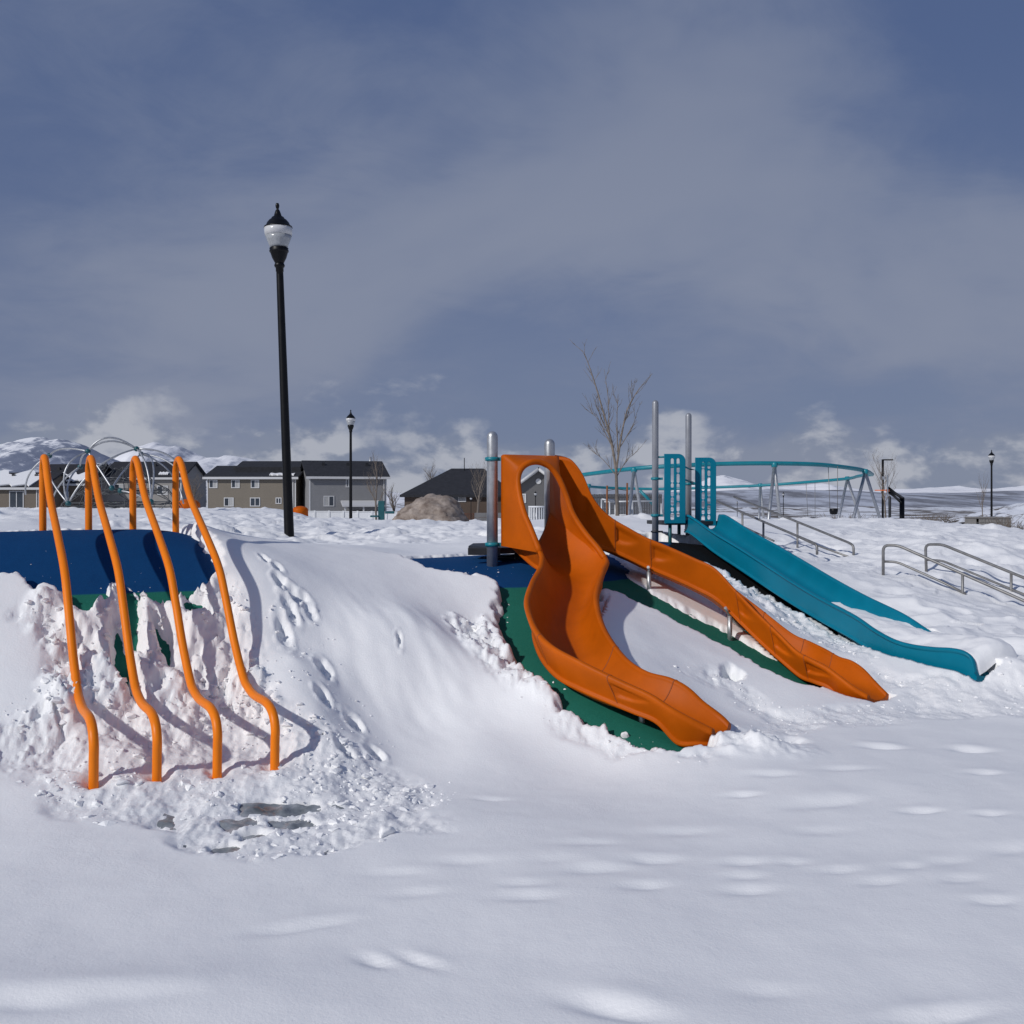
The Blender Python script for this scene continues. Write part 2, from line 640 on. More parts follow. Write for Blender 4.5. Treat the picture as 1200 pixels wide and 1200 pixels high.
def snow_material():
    m = bpy.data.materials.new('snow')
    m.use_nodes = True
    nt = m.node_tree
    b = nt.nodes['Principled BSDF']
    b.inputs['Base Color'].default_value = (0.86, 0.87, 0.89, 1)
    b.inputs['Roughness'].default_value = 0.62
    b.inputs['Specular IOR Level'].default_value = 0.25
    tc = nt.nodes.new('ShaderNodeTexCoord')
    n1 = nt.nodes.new('ShaderNodeTexNoise')
    n1.inputs['Scale'].default_value = 85
    n1.inputs['Detail'].default_value = 6
    n1.inputs['Roughness'].default_value = 0.65
    n2 = nt.nodes.new('ShaderNodeTexNoise')
    n2.inputs['Scale'].default_value = 9
    n2.inputs['Detail'].default_value = 4
    for n in (n1, n2):
        nt.links.new(tc.outputs['Object'], n.inputs['Vector'])
    b1 = nt.nodes.new('ShaderNodeBump')
    b1.inputs['Strength'].default_value = 0.22
    b1.inputs['Distance'].default_value = 0.012
    at = nt.nodes.new('ShaderNodeAttribute')
    at.attribute_name = 'broken'
    n3 = nt.nodes.new('ShaderNodeTexNoise')
    n3.inputs['Scale'].default_value = 38
    n3.inputs['Detail'].default_value = 7
    n3.inputs['Roughness'].default_value = 0.75
    nt.links.new(tc.outputs['Object'], n3.inputs['Vector'])
    b3 = nt.nodes.new('ShaderNodeBump')
    b3.inputs['Distance'].default_value = 0.03
    mm = nt.nodes.new('ShaderNodeMath')
    mm.operation = 'MULTIPLY'
    mm.inputs[1].default_value = 0.28
    nt.links.new(at.outputs['Fac'], mm.inputs[0])
    nt.links.new(mm.outputs[0], b3.inputs['Strength'])
    nt.links.new(n3.outputs[0], b3.inputs['Height'])
    b2 = nt.nodes.new('ShaderNodeBump')
    b2.inputs['Strength'].default_value = 0.12
    b2.inputs['Distance'].default_value = 0.03
    nt.links.new(n1.outputs[0], b1.inputs['Height'])
    nt.links.new(n2.outputs[0], b2.inputs['Height'])
    nt.links.new(b2.outputs[0], b1.inputs['Normal'])
    nt.links.new(b1.outputs[0], b3.inputs['Normal'])
    nt.links.new(b3.outputs[0], b.inputs['Normal'])
    r = nt.nodes.new('ShaderNodeValToRGB')
    r.color_ramp.elements[0].color = (0.895, 0.89, 0.885, 1)
    r.color_ramp.elements[1].color = (0.94, 0.935, 0.925, 1)
    nt.links.new(n2.outputs[0], r.inputs[0])
    nt.links.new(r.outputs[0], b.inputs['Base Color'])
    return m


def rubber_material():
    m = bpy.data.materials.new('play_rubber')
    m.use_nodes = True
    nt = m.node_tree
    b = nt.nodes['Principled BSDF']
    b.inputs['Roughness'].default_value = 0.85
    b.inputs['Specular IOR Level'].default_value = 0.12
    tc = nt.nodes.new('ShaderNodeTexCoord')
    at = nt.nodes.new('ShaderNodeAttribute')
    at.attribute_name = 'zone'
    step = nt.nodes.new('ShaderNodeMapRange')
    step.inputs[1].default_value = -0.004
    step.inputs[2].default_value = 0.004
    nt.links.new(at.outputs['Fac'], step.inputs[0])
    vo = nt.nodes.new('ShaderNodeTexVoronoi')
    vo.inputs['Scale'].default_value = 260
    nt.links.new(tc.outputs['Object'], vo.inputs['Vector'])
    n = nt.nodes.new('ShaderNodeTexNoise')
    n.inputs['Scale'].default_value = 7
    n.inputs['Detail'].default_value = 10
    n.inputs['Roughness'].default_value = 0.75
    nt.links.new(tc.outputs['Object'], n.inputs['Vector'])

    def ramp(c1, c2):
        r = nt.nodes.new('ShaderNodeValToRGB')
        r.color_ramp.elements[0].color = (*c1, 1)
        r.color_ramp.elements[1].color = (*c2, 1)
        r.color_ramp.elements[0].position = 0.2
        r.color_ramp.elements[1].position = 0.85
        sp = nt.nodes.new('ShaderNodeSeparateColor')
        nt.links.new(vo.outputs['Color'], sp.inputs[0])
        mm = nt.nodes.new('ShaderNodeMath')
        mm.operation = 'MULTIPLY_ADD'
        mm.inputs[1].default_value = 0.45
        nt.links.new(sp.outputs[0], mm.inputs[0])
        m2 = nt.nodes.new('ShaderNodeMath')
        m2.operation = 'MULTIPLY'
        m2.inputs[1].default_value = 0.55
        nt.links.new(n.outputs[0], m2.inputs[0])
        nt.links.new(m2.outputs[0], mm.inputs[2])
        nt.links.new(mm.outputs[0], r.inputs[0])
        return r.outputs[0]
    mx = nt.nodes.new('ShaderNodeMix')
    mx.data_type = 'RGBA'
    nt.links.new(step.outputs[0], mx.inputs[0])
    nt.links.new(ramp((0.012, 0.12, 0.085), (0.022, 0.175, 0.125)), mx.inputs[6])
    nt.links.new(ramp((0.002, 0.040, 0.135), (0.005, 0.062, 0.19)), mx.inputs[7])
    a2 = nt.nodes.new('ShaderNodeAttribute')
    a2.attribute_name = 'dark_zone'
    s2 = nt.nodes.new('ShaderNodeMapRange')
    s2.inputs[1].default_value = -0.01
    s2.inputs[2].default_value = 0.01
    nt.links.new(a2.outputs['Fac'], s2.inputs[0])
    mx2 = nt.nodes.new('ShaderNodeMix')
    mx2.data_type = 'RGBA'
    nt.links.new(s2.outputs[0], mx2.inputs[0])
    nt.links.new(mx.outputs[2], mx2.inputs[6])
    nt.links.new(ramp((0.003, 0.003, 0.004), (0.008, 0.009, 0.010)), mx2.inputs[7])   # rubber coloured near-black under the teal slide
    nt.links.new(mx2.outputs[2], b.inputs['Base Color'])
    bp = nt.nodes.new('ShaderNodeBump')
    bp.inputs['Strength'].default_value = 0.3
    bp.inputs['Distance'].default_value = 0.004
    nt.links.new(vo.outputs['Distance'], bp.inputs['Height'])
    nt.links.new(bp.outputs[0], b.inputs['Normal'])
    return m


M_SNOW = snow_material()
M_RUBBER = rubber_material()

# ------------------------------------------------------------------ snow sheet and rubber mound


def row_positions(y0, y1, spacing):
    ys = [y0]
    while ys[-1] < y1:
        ys.append(ys[-1] + spacing(ys[-1]))
    return np.array(ys)


def wedge(ys, us):
    U, Y = np.meshgrid(us, ys)
    return U * (Y + 1.6), Y


def grid_quads(nr, nc):
    i = np.arange(nr - 1)[:, None] * nc + np.arange(nc - 1)[None, :]
    return np.stack([i, i + 1, i + nc + 1, i + nc], -1).reshape(-1, 4)


def footprints():
    """(x, y, long axis direction, length, width, depth)"""
    out = []
    for px, py, L_, w_, d_, a in (      # old, drifted-in prints on the flat: soft dimples
            (575, 940, .16, .07, .022, 0), (700, 1021, .26, .10, .03, .1), (765, 1010, .2, .08, .03, .1), (545, 1010, .22, .09, .02, 0), (620, 1056, .2, .08, .026, .05),
            (755, 1043, .15, .07, .026, .1), (612, 1040, .16, .07, .02, .05), (870, 1013, .17, .07, .026, .15), (880, 1047, .18, .07, .028, .1), (875, 1030, .13, .06, .022, .1),
            (930, 1012, .12, .06, .02, .1), (985, 1022, .15, .06, .024, .15), (1032, 1037, .15, .06, .024, .2), (1125, 1033, .16, .07, .022, .2), (1165, 1060, .16, .06, .028, .1),
            (1065, 1018, .12, .06, .02, .1), (1110, 1012, .18, .08, .02, .2), (1080, 953, .16, .06, .03, .1), (1160, 956, .14, .06, .026, .1), (972, 944, .36, .13, .04, .25),
            (872, 936, .14, .06, .024, 0), (1035, 879, .2, .09, .05, 0), (1138, 880, .2, .1, .05, 0), (1155, 908, .16, .07, .03, .1), (1185, 998, .24, .12, .03, .3),
            (800, 978, .3, .12, .022, .1), (905, 912, .2, .08, .022, 0), (990, 905, .26, .08, .018, .1), (690, 989, .24, .09, .018, .1), (650, 1010, .24, .1, .018, .1),
            (330, 1092, .2, .07, .024, .3), (380, 1085, .2, .07, .024, .3), (440, 1130, .13, .06, .03, -.5), (490, 1130, .17, .05, .028, -.6), (720, 1190, .26, .1, .05, -.4),
            (905, 1170, .2, .09, .016, 0), (490, 1050, .2, .08, .018, .1), (465, 1023, .2, .07, .016, 0), (960, 975, .2, .1, .015, .1), (1100, 1198, .3, .07, .04, .2),
            (130, 1180, .4, .10, .03, .1), (30, 1192, .4, .10, .03, 0)):
        x, y = ground_at(px, py, 0.1)
        out.append((x, y, a, L_ * .72, w_ * .62, d_ * .58, 0.0))
    for px, py, L_, w_, d_, a in (      # deep fresh prints up the slope beside the last pole
            (330, 683, .13, .07, .09, .9), (345, 697, .13, .07, .10, .9), (357, 702, .11, .06, .08, .6), (338, 712, .12, .07, .08, .9), (363, 720, .10, .06, .07, .9),
            (343, 725, .10, .06, .07, .9), (333, 745, .17, .075, .10, 1.1), (380, 782, .13, .075, .10, 1.0), (380, 818, .12, .07, .10, .9), (415, 850, .14, .075, .11, .9),
            (405, 877, .13, .07, .10, .7), (440, 885, .13, .07, .10, .9), (325, 665, .09, .05, .07, .8), (310, 655, .12, .04, .07, .9), (468, 770, .10, .025, .07, 1.35),
            (530, 737, .10, .06, .09, .9)):
        x, y = ground_at(px, py, 0.1)
        out.append((x, y, -a, L_ * .68, w_ * .68, d_ * .8, 1.0))
    return out


# rim lines of the three slides, surveyed from the photograph (used by the slides and by the snow under them)
NEAR_L = [Vector((-0.033, 8.90, 1.45)), Vector((0.115, 8.645, 1.265))] + [P(*a) for a in ((633, 648, 8.42), (634.5, 664, 8.18), (625, 683, 7.9), (618, 704, 7.6), (620, 721, 7.35), (630, 743, 7.08), (648, 761, 6.9), (675, 776, 6.76),
          (705, 791, 6.65), (735, 805, 6.56), (763, 818, 6.48), (788, 834, 6.42), (811, 846.5, 6.40), (836, 859, 6.42))]
NEAR_R = [Vector((0.338, 9.157, 1.45)), Vector((0.57, 8.885, 1.24))] + [P(*a) for a in ((709, 655, 8.64), (706, 672, 8.35), (699, 697, 8.0), (700, 715, 7.78), (706, 735, 7.55), (718, 756, 7.34), (736, 777, 7.14), (758, 791, 6.98),
          (785, 798.5, 6.86), (805, 809, 6.79), (824, 826, 6.73), (840, 838, 6.69), (849, 845.5, 6.66), (855, 852, 6.63))]
NEAR_DROP = [.30, .23, .20, .24, .25, .25, .25, .24, .22, .20, .18, .16, .13, .10, .06, .02]
NEAR_SKIRT = [.30, .24, .19, .21, .21, .21, .21, .20, .20, .19, .18, .17, .16, .205, .15, .09]

FAR_L = [P(*a) for a in ((655, 538, 9.23), (662, 539, 9.21), (669, 541.5, 9.19), (677, 550, 9.17), (685, 563, 9.16), (693, 582, 9.15), (705, 599, 9.15), (719, 611, 9.14), (737, 621.5, 9.12), (757, 632.5, 9.1),
         (785, 644, 9.05), (815, 657.5, 8.96), (838, 669, 8.86), (861, 693, 8.76), (888, 721, 8.58), (912, 744, 8.40), (934, 765.5, 8.24), (950, 774.5, 8.12), (968, 783.5, 8.02), (984, 795, 7.93), (1000, 807, 7.86), (1018, 818, 7.82))]
_w = [.60, .60, .60, .60, .59, .58, .57, .56, .55, .54, .54, .54, .54, .53, .52, .52, .52, .52, .50, .46, .40, .32]
_sky = np.array([(668, 541.5), (677, 550), (685, 563), (690, 577), (705, 600), (719, 612), (757, 634), (785, 645), (815, 659), (838, 670.5), (861, 694), (888, 722), (898, 731), (927, 743), (962, 760), (980, 771), (997, 776), (1011, 785), (1024, 801), (1038, 816), (1060, 826)])
FAR_R = []
for i in range(len(FAR_L)):
    d = FAR_L[min(i + 1, len(FAR_L) - 1)] - FAR_L[max(i - 1, 0)]
    d.z = 0
    d.normalize()
    if i < 4:
        d = Vector((1, 0.1, 0)).normalized()
    q = FAR_L[i] + Vector((-d.y, d.x, 0)) * _w[i] * (0.88 if i > 9 else 1)
    if i > 2:
        zz = P(0, float(np.interp(600 + F * q.x / q.y, _sky[:, 0], _sky[:, 1])) + 1.5, q.y).z
        q.z = min(FAR_L[i].z + 0.03, max(zz, FAR_L[i].z - 0.22))
    FAR_R.append(q)
FAR_R[15:] = [P(*a) for a in ((950, 755, 8.74), (968, 764, 8.58), (983, 772.5, 8.46), (998, 777.5, 8.34), (1012, 787, 8.22), (1026, 802, 8.10), (1040, 816, 8.0))]
FAR_DROP = [.76, .75, .73, .66, .55, .40, .30, .25, .23, .22, .22, .22, .22, .21, .21, .20, .18, .16, .13, .09, .05, .02]
FAR_SKIRT = [.79, .78, .75, .68, .57, .42, .34, .28, .26, .25, .25, .25, .25, .24, .23, .22, .20, .18, .17, .21, .15, .085]

TEAL_L = [P(*a) for a in ((802, 605, 13.55), (810, 607, 13.3), (836, 625, 12.6), (865, 642.5, 11.9), (897, 663, 11.2), (928, 683, 10.6), (960, 702, 10.05), (1000, 723, 9.45), (1025, 740, 9.1), (1047, 752, 8.85), (1067, 758, 8.7),
          (1092, 761.5, 8.5), (1116, 763, 8.33), (1131, 767, 8.23), (1140, 775, 8.18), (1144, 790, 8.15))]
TEAL_R = []
for i in range(len(TEAL_L)):
    d = Vector((0.2, -0.98, 0)) if i < 7 else (TEAL_L[min(i + 1, 12)] - TEAL_L[max(min(i - 1, 11), 0)])
    d.z = 0
    d.normalize()
    TEAL_R.append(TEAL_L[i] + Vector((-d.y, d.x, 0)) * 0.50)
TEAL_DROP = [.17] * 8 + [.16, .15, .15, .15, .15, .15, .12, .03]
TEAL_SKIRT = [.215, .22, .235, .24, .235, .225, .215, .215, .21, .205, .205, .205, .22, .22, .17, .06]


def poly_xy(poly):
    return np.array([q[1:] if q[0] == 'w' else ground_at(q[1], q[2]) for q in [(a if isinstance(a[0], str) else ('p',) + tuple(a)) for a in poly]])


def snow_height(X, Y):
    shape = X.shape
    X, Y = X.ravel(), Y.ravel()
    nc = shape[1]
    ycol = Y[::nc]
    B = base_z(X, Y)
    S = np.full(X.shape, T_SNOW + 0.012)
    broken = np.zeros(X.shape)

    def pick(x0, x1, y0, y1):
        """indices of the sheet inside a rectangle"""
        i0, i1 = np.searchsorted(ycol, y0), np.searchsorted(ycol, y1)
        idx = np.arange(i0 * nc, i1 * nc)
        xx = X[idx]
        return idx[(xx > x0) & (xx < x1)]

    def pick_poly(A, m):
        return pick(A[:, 0].min() - m, A[:, 0].max() + m, A[:, 1].min() - m, A[:, 1].max() + m)

    def wpoly(A):
        return [('w', *p) for p in A]

    def hump(px, py, sx, sy, h):
        x, y = ground_at(px, py, .1)
        k = pick(x - 3 * sx, x + 3 * sx, y - 3 * sy, y + 3 * sy)
        S[k] += h * np.exp(-(((X[k] - x) / sx) ** 2 + ((Y[k] - y) / sy) ** 2))

    k = pick(-99, 99, 0, 30)
    S[k] += 0.015 * fbm(X[k] * 0.55, Y[k] * 0.55, 3, 2) + 0.005 * fbm(X[k] * 2.1, Y[k] * 2.1, 4, 2) + 0.004 * fbm(X[k] * 0.8, Y[k] * 1.7, 21, 2)
    hump(525, 790, .5, .35, .09)
    hump(480, 745, .25, .3, .06)
    hump(440, 815, .35, .2, -.05)
    hump(20, 800, .4, .35, .05)
    hump(60, 1170, .9, .22, .035)
    hump(620, 690 + 110, .2, .25, .03)
    # disturbed snow
    for poly, amp, cell in ROUGH:
        A = poly_xy(poly)
        k = pick_poly(A, 0.35)
        x, y = X[k], Y[k]
        sd = poly_sd(wpoly(A), x, y) + 0.10 * fbm(x * 2.5, y * 2.5, 40, 3)
        m = sstep(sd, -0.06, 0.12)
        warp = 0.4 * cell
        xx = x + warp * fbm(x / cell, y / cell, 50, 3)
        yy = y + warp * fbm(x / cell, y / cell, 61, 3)
        d, r = worley(xx / cell, yy / cell * .8, 70)
        d2, r2 = worley(xx / (cell * .42), yy / (cell * .42), 90)
        d3, r3 = worley(x / (cell * .19), y / (cell * .19), 95)
        patch = 0.35 + 0.9 * sstep(fbm(x / cell * .35, y / cell * .35, 99, 2), -0.2, 0.4)
        lump = 0.9 * (r - 0.42) * np.clip(1.1 - d * 1.6, -0.35, 1) + patch * 0.36 * (r2 - 0.25) * np.clip(1.0 - d2 * 1.7, -0.2, 1) \
            + patch * 0.22 * r3 * np.clip(1.0 - d3 * 1.7, 0, 1) + 0.95 * fbm(x / cell * .45, y / cell * .3, 33, 6, 0.58) - 0.10
        q = lump * 2.6 + 0.35 * fbm(x / cell * 1.3, y / cell * 1.3, 58, 3)
        fl = np.floor(q)
        step = (fl + sstep(q - fl, 0.36, 0.64)) / 2.6
        lump = 0.4 * lump + 0.6 * step
        S[k] += m * amp * lump * 1.25 * (0.30 + 0.85 * sstep(B[k], -0.02, 0.35)) - m * 0.02 * (1 - sstep(B[k], -0.02, 0.2))
        broken[k] = np.maximum(broken[k], m)
    # trodden slope on the right: soft overlapping steps
    A = poly_xy([(880, 640), (1000, 612), (1300, 610), (1300, 830), (1150, 815), (1090, 752), (1030, 712), (960, 672)])
    k = pick_poly(A, 0.6)
    x, y = X[k], Y[k]
    m = sstep(poly_sd(wpoly(A), x, y), -0.2, 0.5)
    d, r = worley(x / 0.42 + .4 * fbm(x * 2, y * 2, 8, 2), y / 0.42, 120)
    d2, r2 = worley(x / 0.2, y / 0.2, 130)
    broken[k] = np.maximum(broken[k], 0.35 * m)
    S[k] += m * (0.055 * (sstep(d, 0.1, 0.75) - 0.5) * (0.3 + r) + 0.02 * (r2 - .5) * np.clip(1 - d2 * 1.4, 0, 1) + 0.035 * fbm(x * 1.3, y * 1.3, 9, 4))
    # field behind: trampled lumps in bands
    k = pick(-99, 99, 10.5, 66)
    x, y = X[k], Y[k]
    m = sstep(y, 10.5, 13) * (1 - sstep(y, 45, 65))
    band = sstep(fbm(x * .13, y * .3, 77, 3), 0.02, 0.4)
    d, r = worley(x / 0.5, y / 0.5, 140)
    S[k] += m * (band * 0.11 * (r - .3) * np.clip(1.15 - d * 1.4, -.2, 1) + 0.05 * band * fbm(x * 2.2, y * 2.2, 14, 4) + 0.05 * fbm(x * .3, y * .3, 15, 3))
    for cx, cy, sx, sy, h in ((5.6, 20, 4.5, 1.6, .04), (-6.6, 13, .7, .8, .22)):
        S[k] += h * np.exp(-(((x - cx) / sx) ** 2 + ((y - cy) / sy) ** 2)) * (0.7 + 0.6 * fbm(x * 1.3, y * 1.3, 18, 3))
    # foot prints
    for (fx, fy, a, L_, w_, d_, kind) in footprints():
        k = pick(fx - .75, fx + .75, fy - .75, fy + .75)
        if not len(k):
            continue
        dx, dy = X[k] - fx, Y[k] - fy
        u, v = dx * math.cos(a) + dy * math.sin(a), -dx * math.sin(a) + dy * math.cos(a)
        rr = np.sqrt((u / L_) ** 2 + (v / w_) ** 2) + (0.2 * fbm(X[k] * 12, Y[k] * 12, 5, 3) if kind else 0.08 * fbm(X[k] * 4, Y[k] * 4, 6, 2))
        if kind:
            S[k] += -d_ * (1 - sstep(rr, 0.6, 1.0)) * (0.7 + 0.45 * fbm(X[k] * 16, Y[k] * 16, 7, 3)) * np.clip(0.75 - 0.45 * u / L_, .2, 1.2) + 0.006 * np.exp(-((rr - 1.3) / .25) ** 2) * (1 + 1.5 * fbm(X[k] * 18, Y[k] * 18, 8, 2))
        else:
            S[k] += -d_ * np.exp(-(rr * 1.25) ** 2) + 0.35 * d_ * np.exp(-((u / L_) ** 2 + ((v - 1.5 * w_) / (w_ * 1.2)) ** 2))
    # kicked-up bank at the end of the near orange slide
    x0, y0 = ground_at(885, 878, .1)
    k = pick(x0 - 1, x0 + 1, y0 - .6, y0 + .6)
    S[k] += 0.11 * np.exp(-(((X[k] - x0) / .26) ** 2 + ((Y[k] - y0) / .14) ** 2)) * (0.8 + 0.6 * fbm(X[k] * 7, Y[k] * 7, 19, 3))
    k = pick(3.3, 4.9, 7.7, 8.7)
    S[k] += 0.11 * np.exp(-(((X[k] - 4.05) / .30) ** 2 + ((Y[k] - 8.22) / .17) ** 2))
    # thin old snow in the lee of the farther orange slide
    x0, y0 = ground_at(790, 712, 0)
    k = pick(x0 - 2, x0 + 2, y0 - 1.2, y0 + 1.2)
    lee = poly_sd([(704, 650), (740, 660), (830, 705), (900, 750), (960, 800), (940, 806), (860, 762), (785, 722), (729, 690), (704, 680)], X[k], Y[k])
    S[k] *= 1 - 0.62 * sstep(lee, -0.12, 0.10)
    # thin, trodden-out snow where the climbers land, melt hollows round the pole feet, diagonal folds on the open slope
    x0, y0 = ground_at(312, 968, 0)
    k = pick(x0 - .9, x0 + .9, y0 - .7, y0 + .7)
    S[k] *= 1 - 0.22 * np.exp(-(((X[k] - x0) / .34) ** 2 + ((Y[k] - y0) / .27) ** 2) ** 2)
    for kk in range(4):
        fx, fy = ks(kk, 2.46)
        k = pick(fx - .3, fx + .3, fy - .3, fy + .3)
        S[k] -= 0.06 * np.exp(-(((X[k] - fx) / .055) ** 2 + ((Y[k] - fy) / .055) ** 2))
    x0, y0 = ground_at(480, 780, .1)
    k = pick(x0 - 1.4, x0 + 1.2, y0 - 1.0, y0 + 1.0)
    x, y = X[k] - x0, Y[k] - y0
    win = np.exp(-((x / .65) ** 2 + (y / .55) ** 2))
    S[k] += 0.03 * win * fbm((x * .8 + y * .6) * 2.6 + 3, (y * .8 - x * .6) * 1.1, 66, 3)
    # bare patches
    f = np.ones(X.shape)
    for i, poly in enumerate(BARE):
        if i > 3 and poly[0][1] < 850:                   # small holes: as wide as the lumps in front let one see
            cx, cy = np.mean([p[0] for p in poly]), np.mean([p[1] for p in poly])
            poly = [(cx + (p[0] - cx) * 1.8, cy + (p[1] - cy) * 2.2 - 3) for p in poly]
        A = poly_xy(poly)
        k = pick_poly(A, 0.3)
        x, y = X[k], Y[k]
        sd = poly_sd(wpoly(A), x, y) + (0.05 * fbm(x * 2.6, y * 2.6, 24, 4) + 0.03 * fbm(x * 11, y * 11, 25, 3)) * (1.0 if i < 4 else 0.5)
        f[k] = np.minimum(f[k], 1 - sstep(sd, -0.06, 0.05))
    k = pick(-1.6, 1.1, 9.3, 12)                       # thin crusts left on the blue plateau
    x, y = X[k], Y[k]
    pl = sstep(fbm(x * 1.3, y * 3.2, 28, 4), 0.12, 0.3) * sstep(y, 9.3, 9.9) * (1 - sstep(y, 11.6, 12))
    f[k] = np.maximum(f[k], pl * 0.58)
    k = pick(-2.2, 1.6, 8.7, 13.5)
    x, y = X[k], Y[k]
    S[k] *= 1 - 0.72 * sstep(x, -1.9, -1.0) * (1 - sstep(x, 1.0, 1.5)) * sstep(y, 8.75, 9.1) * (1 - sstep(y, 11.8, 13.3))
    S = S * f - 0.07 * (1 - f)
    Z = B + S
    # snow lies under the chutes, never through them
    for Ls, Rs, dr, sk, side in ((NEAR_L, NEAR_R, NEAR_DROP, NEAR_SKIRT, 0), (FAR_L, FAR_R, FAR_DROP, FAR_SKIRT, 0), (TEAL_L, TEAL_R, TEAL_DROP, TEAL_SKIRT, 1)):
        L_, R_ = np.array(catmull(Ls, 6)), np.array(catmull(Rs, 6))
        dd = np.maximum(np.array(catnum(dr, 6)), np.array(catnum(sk, 6))) + 0.05
        lo, hi = np.minimum(L_, R_).min(0), np.maximum(L_, R_).max(0)
        k = pick(lo[0] - .6, hi[0] + .6, lo[1] - .6, hi[1] + .6)
        best = np.full(len(k), 9.0)
        uu = np.full(len(k), -9.0)
        lim = np.full(len(k), 9.0)
        rz = np.full(len(k), 9.0)
        yy = np.zeros(len(k))
        for i in range(len(L_)):
            ax = R_[i] - L_[i]
            w2 = ax[0] ** 2 + ax[1] ** 2
            ex, ey = X[k] - L_[i, 0], Y[k] - L_[i, 1]
            u = (ex * ax[0] + ey * ax[1]) / w2
            perp = np.abs(ex * -ax[1] + ey * ax[0]) / math.sqrt(w2)
            b = perp < best
            best = np.where(b, perp, best)
            uu = np.where(b, u, uu)
            lim = np.where(b, L_[i, 2] + ax[2] * np.clip(u, 0, 1) - dd[i], lim)
            rz = np.where(b, R_[i, 2], rz)
            yy = np.where(b, L_[i, 1], yy)
        ok = (best < 0.06) & (uu > -0.10) & (uu < 1.06)
        if side:
            ok &= ~((uu > .5) & (yy < 8.6))
        zk = Z[k]
        zk[ok] = np.minimum(zk[ok], lim[ok])
        bk = B[k]
        if side:                                     # the far rim of the teal slide stands clear of the snow down to its buried foot
            ok = (best < 0.06) & (uu >= 1.0) & (uu < 2.2)
            cap = rz - 0.035 + 0.05 * (uu - 1) + 0.16 * (1 - sstep(yy, 9.05, 9.35))
            zk[ok] = np.minimum(zk[ok], np.maximum(cap[ok], bk[ok] + 0.025))
        # snow rises gently away from the end lip
        e = (L_[-1] + R_[-1]) / 2
        if not side:
            dist = np.hypot(X[k] - e[0], Y[k] - e[1])
            fwd_ = (X[k] - e[0]) * (e[0] - (L_[-8, 0] + R_[-8, 0]) / 2) + (Y[k] - e[1]) * (e[1] - (L_[-8, 1] + R_[-8, 1]) / 2)
            zk = np.where((dist < .3) & (fwd_ > -0.05), np.minimum(zk, np.maximum(e[2] - 0.075 + dist * .75, bk + 0.01)), zk)
        Z[k] = zk
    return Z.reshape(shape), B.reshape(shape), broken


def build_land():
    ys = row_positions(1.2, 75, lambda y: 0.026 if y < 4.6 else 0.0145 if y < 8.4 else 0.021 if y < 10.5 else 0.04 if y < 16 else 0.05 + 0.013 * (y - 16))
    us = np.linspace(-0.62, 0.66, 900)
    X, Y = wedge(ys, us)
    S, B, broken = snow_height(X, Y)
    me = mesh_np('snow', np.stack([X, Y, S], -1).reshape(-1, 3), grid_quads(*X.shape))
    a = me.attributes.new('broken', 'FLOAT', 'POINT')
    a.data.foreach_set('value', broken.astype(np.float32))
    structure('snow_ground', me, M_SNOW)
    yr = np.arange(4.4, 16.0, 0.03)
    ur = np.linspace(-0.62, 0.60, 420)
    Xr, Yr = wedge(yr, ur)
    Br = base_z(Xr, Yr)
    me = mesh_np('rubber', np.stack([Xr, Yr, Br], -1).reshape(-1, 3), grid_quads(*Xr.shape))
    zone = Br - (0.855 + 0.10 * (1 - sstep(Xr, -2.2, -0.6)) + 0.004 * fbm(Xr * 3, Yr * 3, 2, 2))
    a = me.attributes.new('zone', 'FLOAT', 'POINT')
    a.data.foreach_set('value', zone.ravel().astype(np.float32))
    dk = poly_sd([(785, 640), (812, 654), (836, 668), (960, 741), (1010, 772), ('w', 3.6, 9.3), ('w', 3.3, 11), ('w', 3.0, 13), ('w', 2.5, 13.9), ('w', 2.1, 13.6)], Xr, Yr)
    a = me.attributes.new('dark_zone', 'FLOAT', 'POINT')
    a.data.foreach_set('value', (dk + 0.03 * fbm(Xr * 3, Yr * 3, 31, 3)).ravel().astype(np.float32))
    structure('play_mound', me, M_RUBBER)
    # meltwater slush where the climbers land
    xs, ys_ = np.meshgrid(np.linspace(-1.75, -0.85, 60), np.linspace(4.45, 5.35, 60))
    me = mesh_np('slush', np.stack([xs, ys_, base_z(xs, ys_) + 0.058 + 0.022 * fbm(xs * 7, ys_ * 7, 4, 4)], -1).reshape(-1, 3), grid_quads(60, 60))
    structure('wet_slush', me, mat('wet_slush', (0.10, 0.115, 0.12), rough=0.25, color2=(0.36, 0.38, 0.40), vscale=9), 'stuff')
    return X, Y, S


SX, SY, SZ = build_land()

# ------------------------------------------------------------------ wide ground, hills, mountains


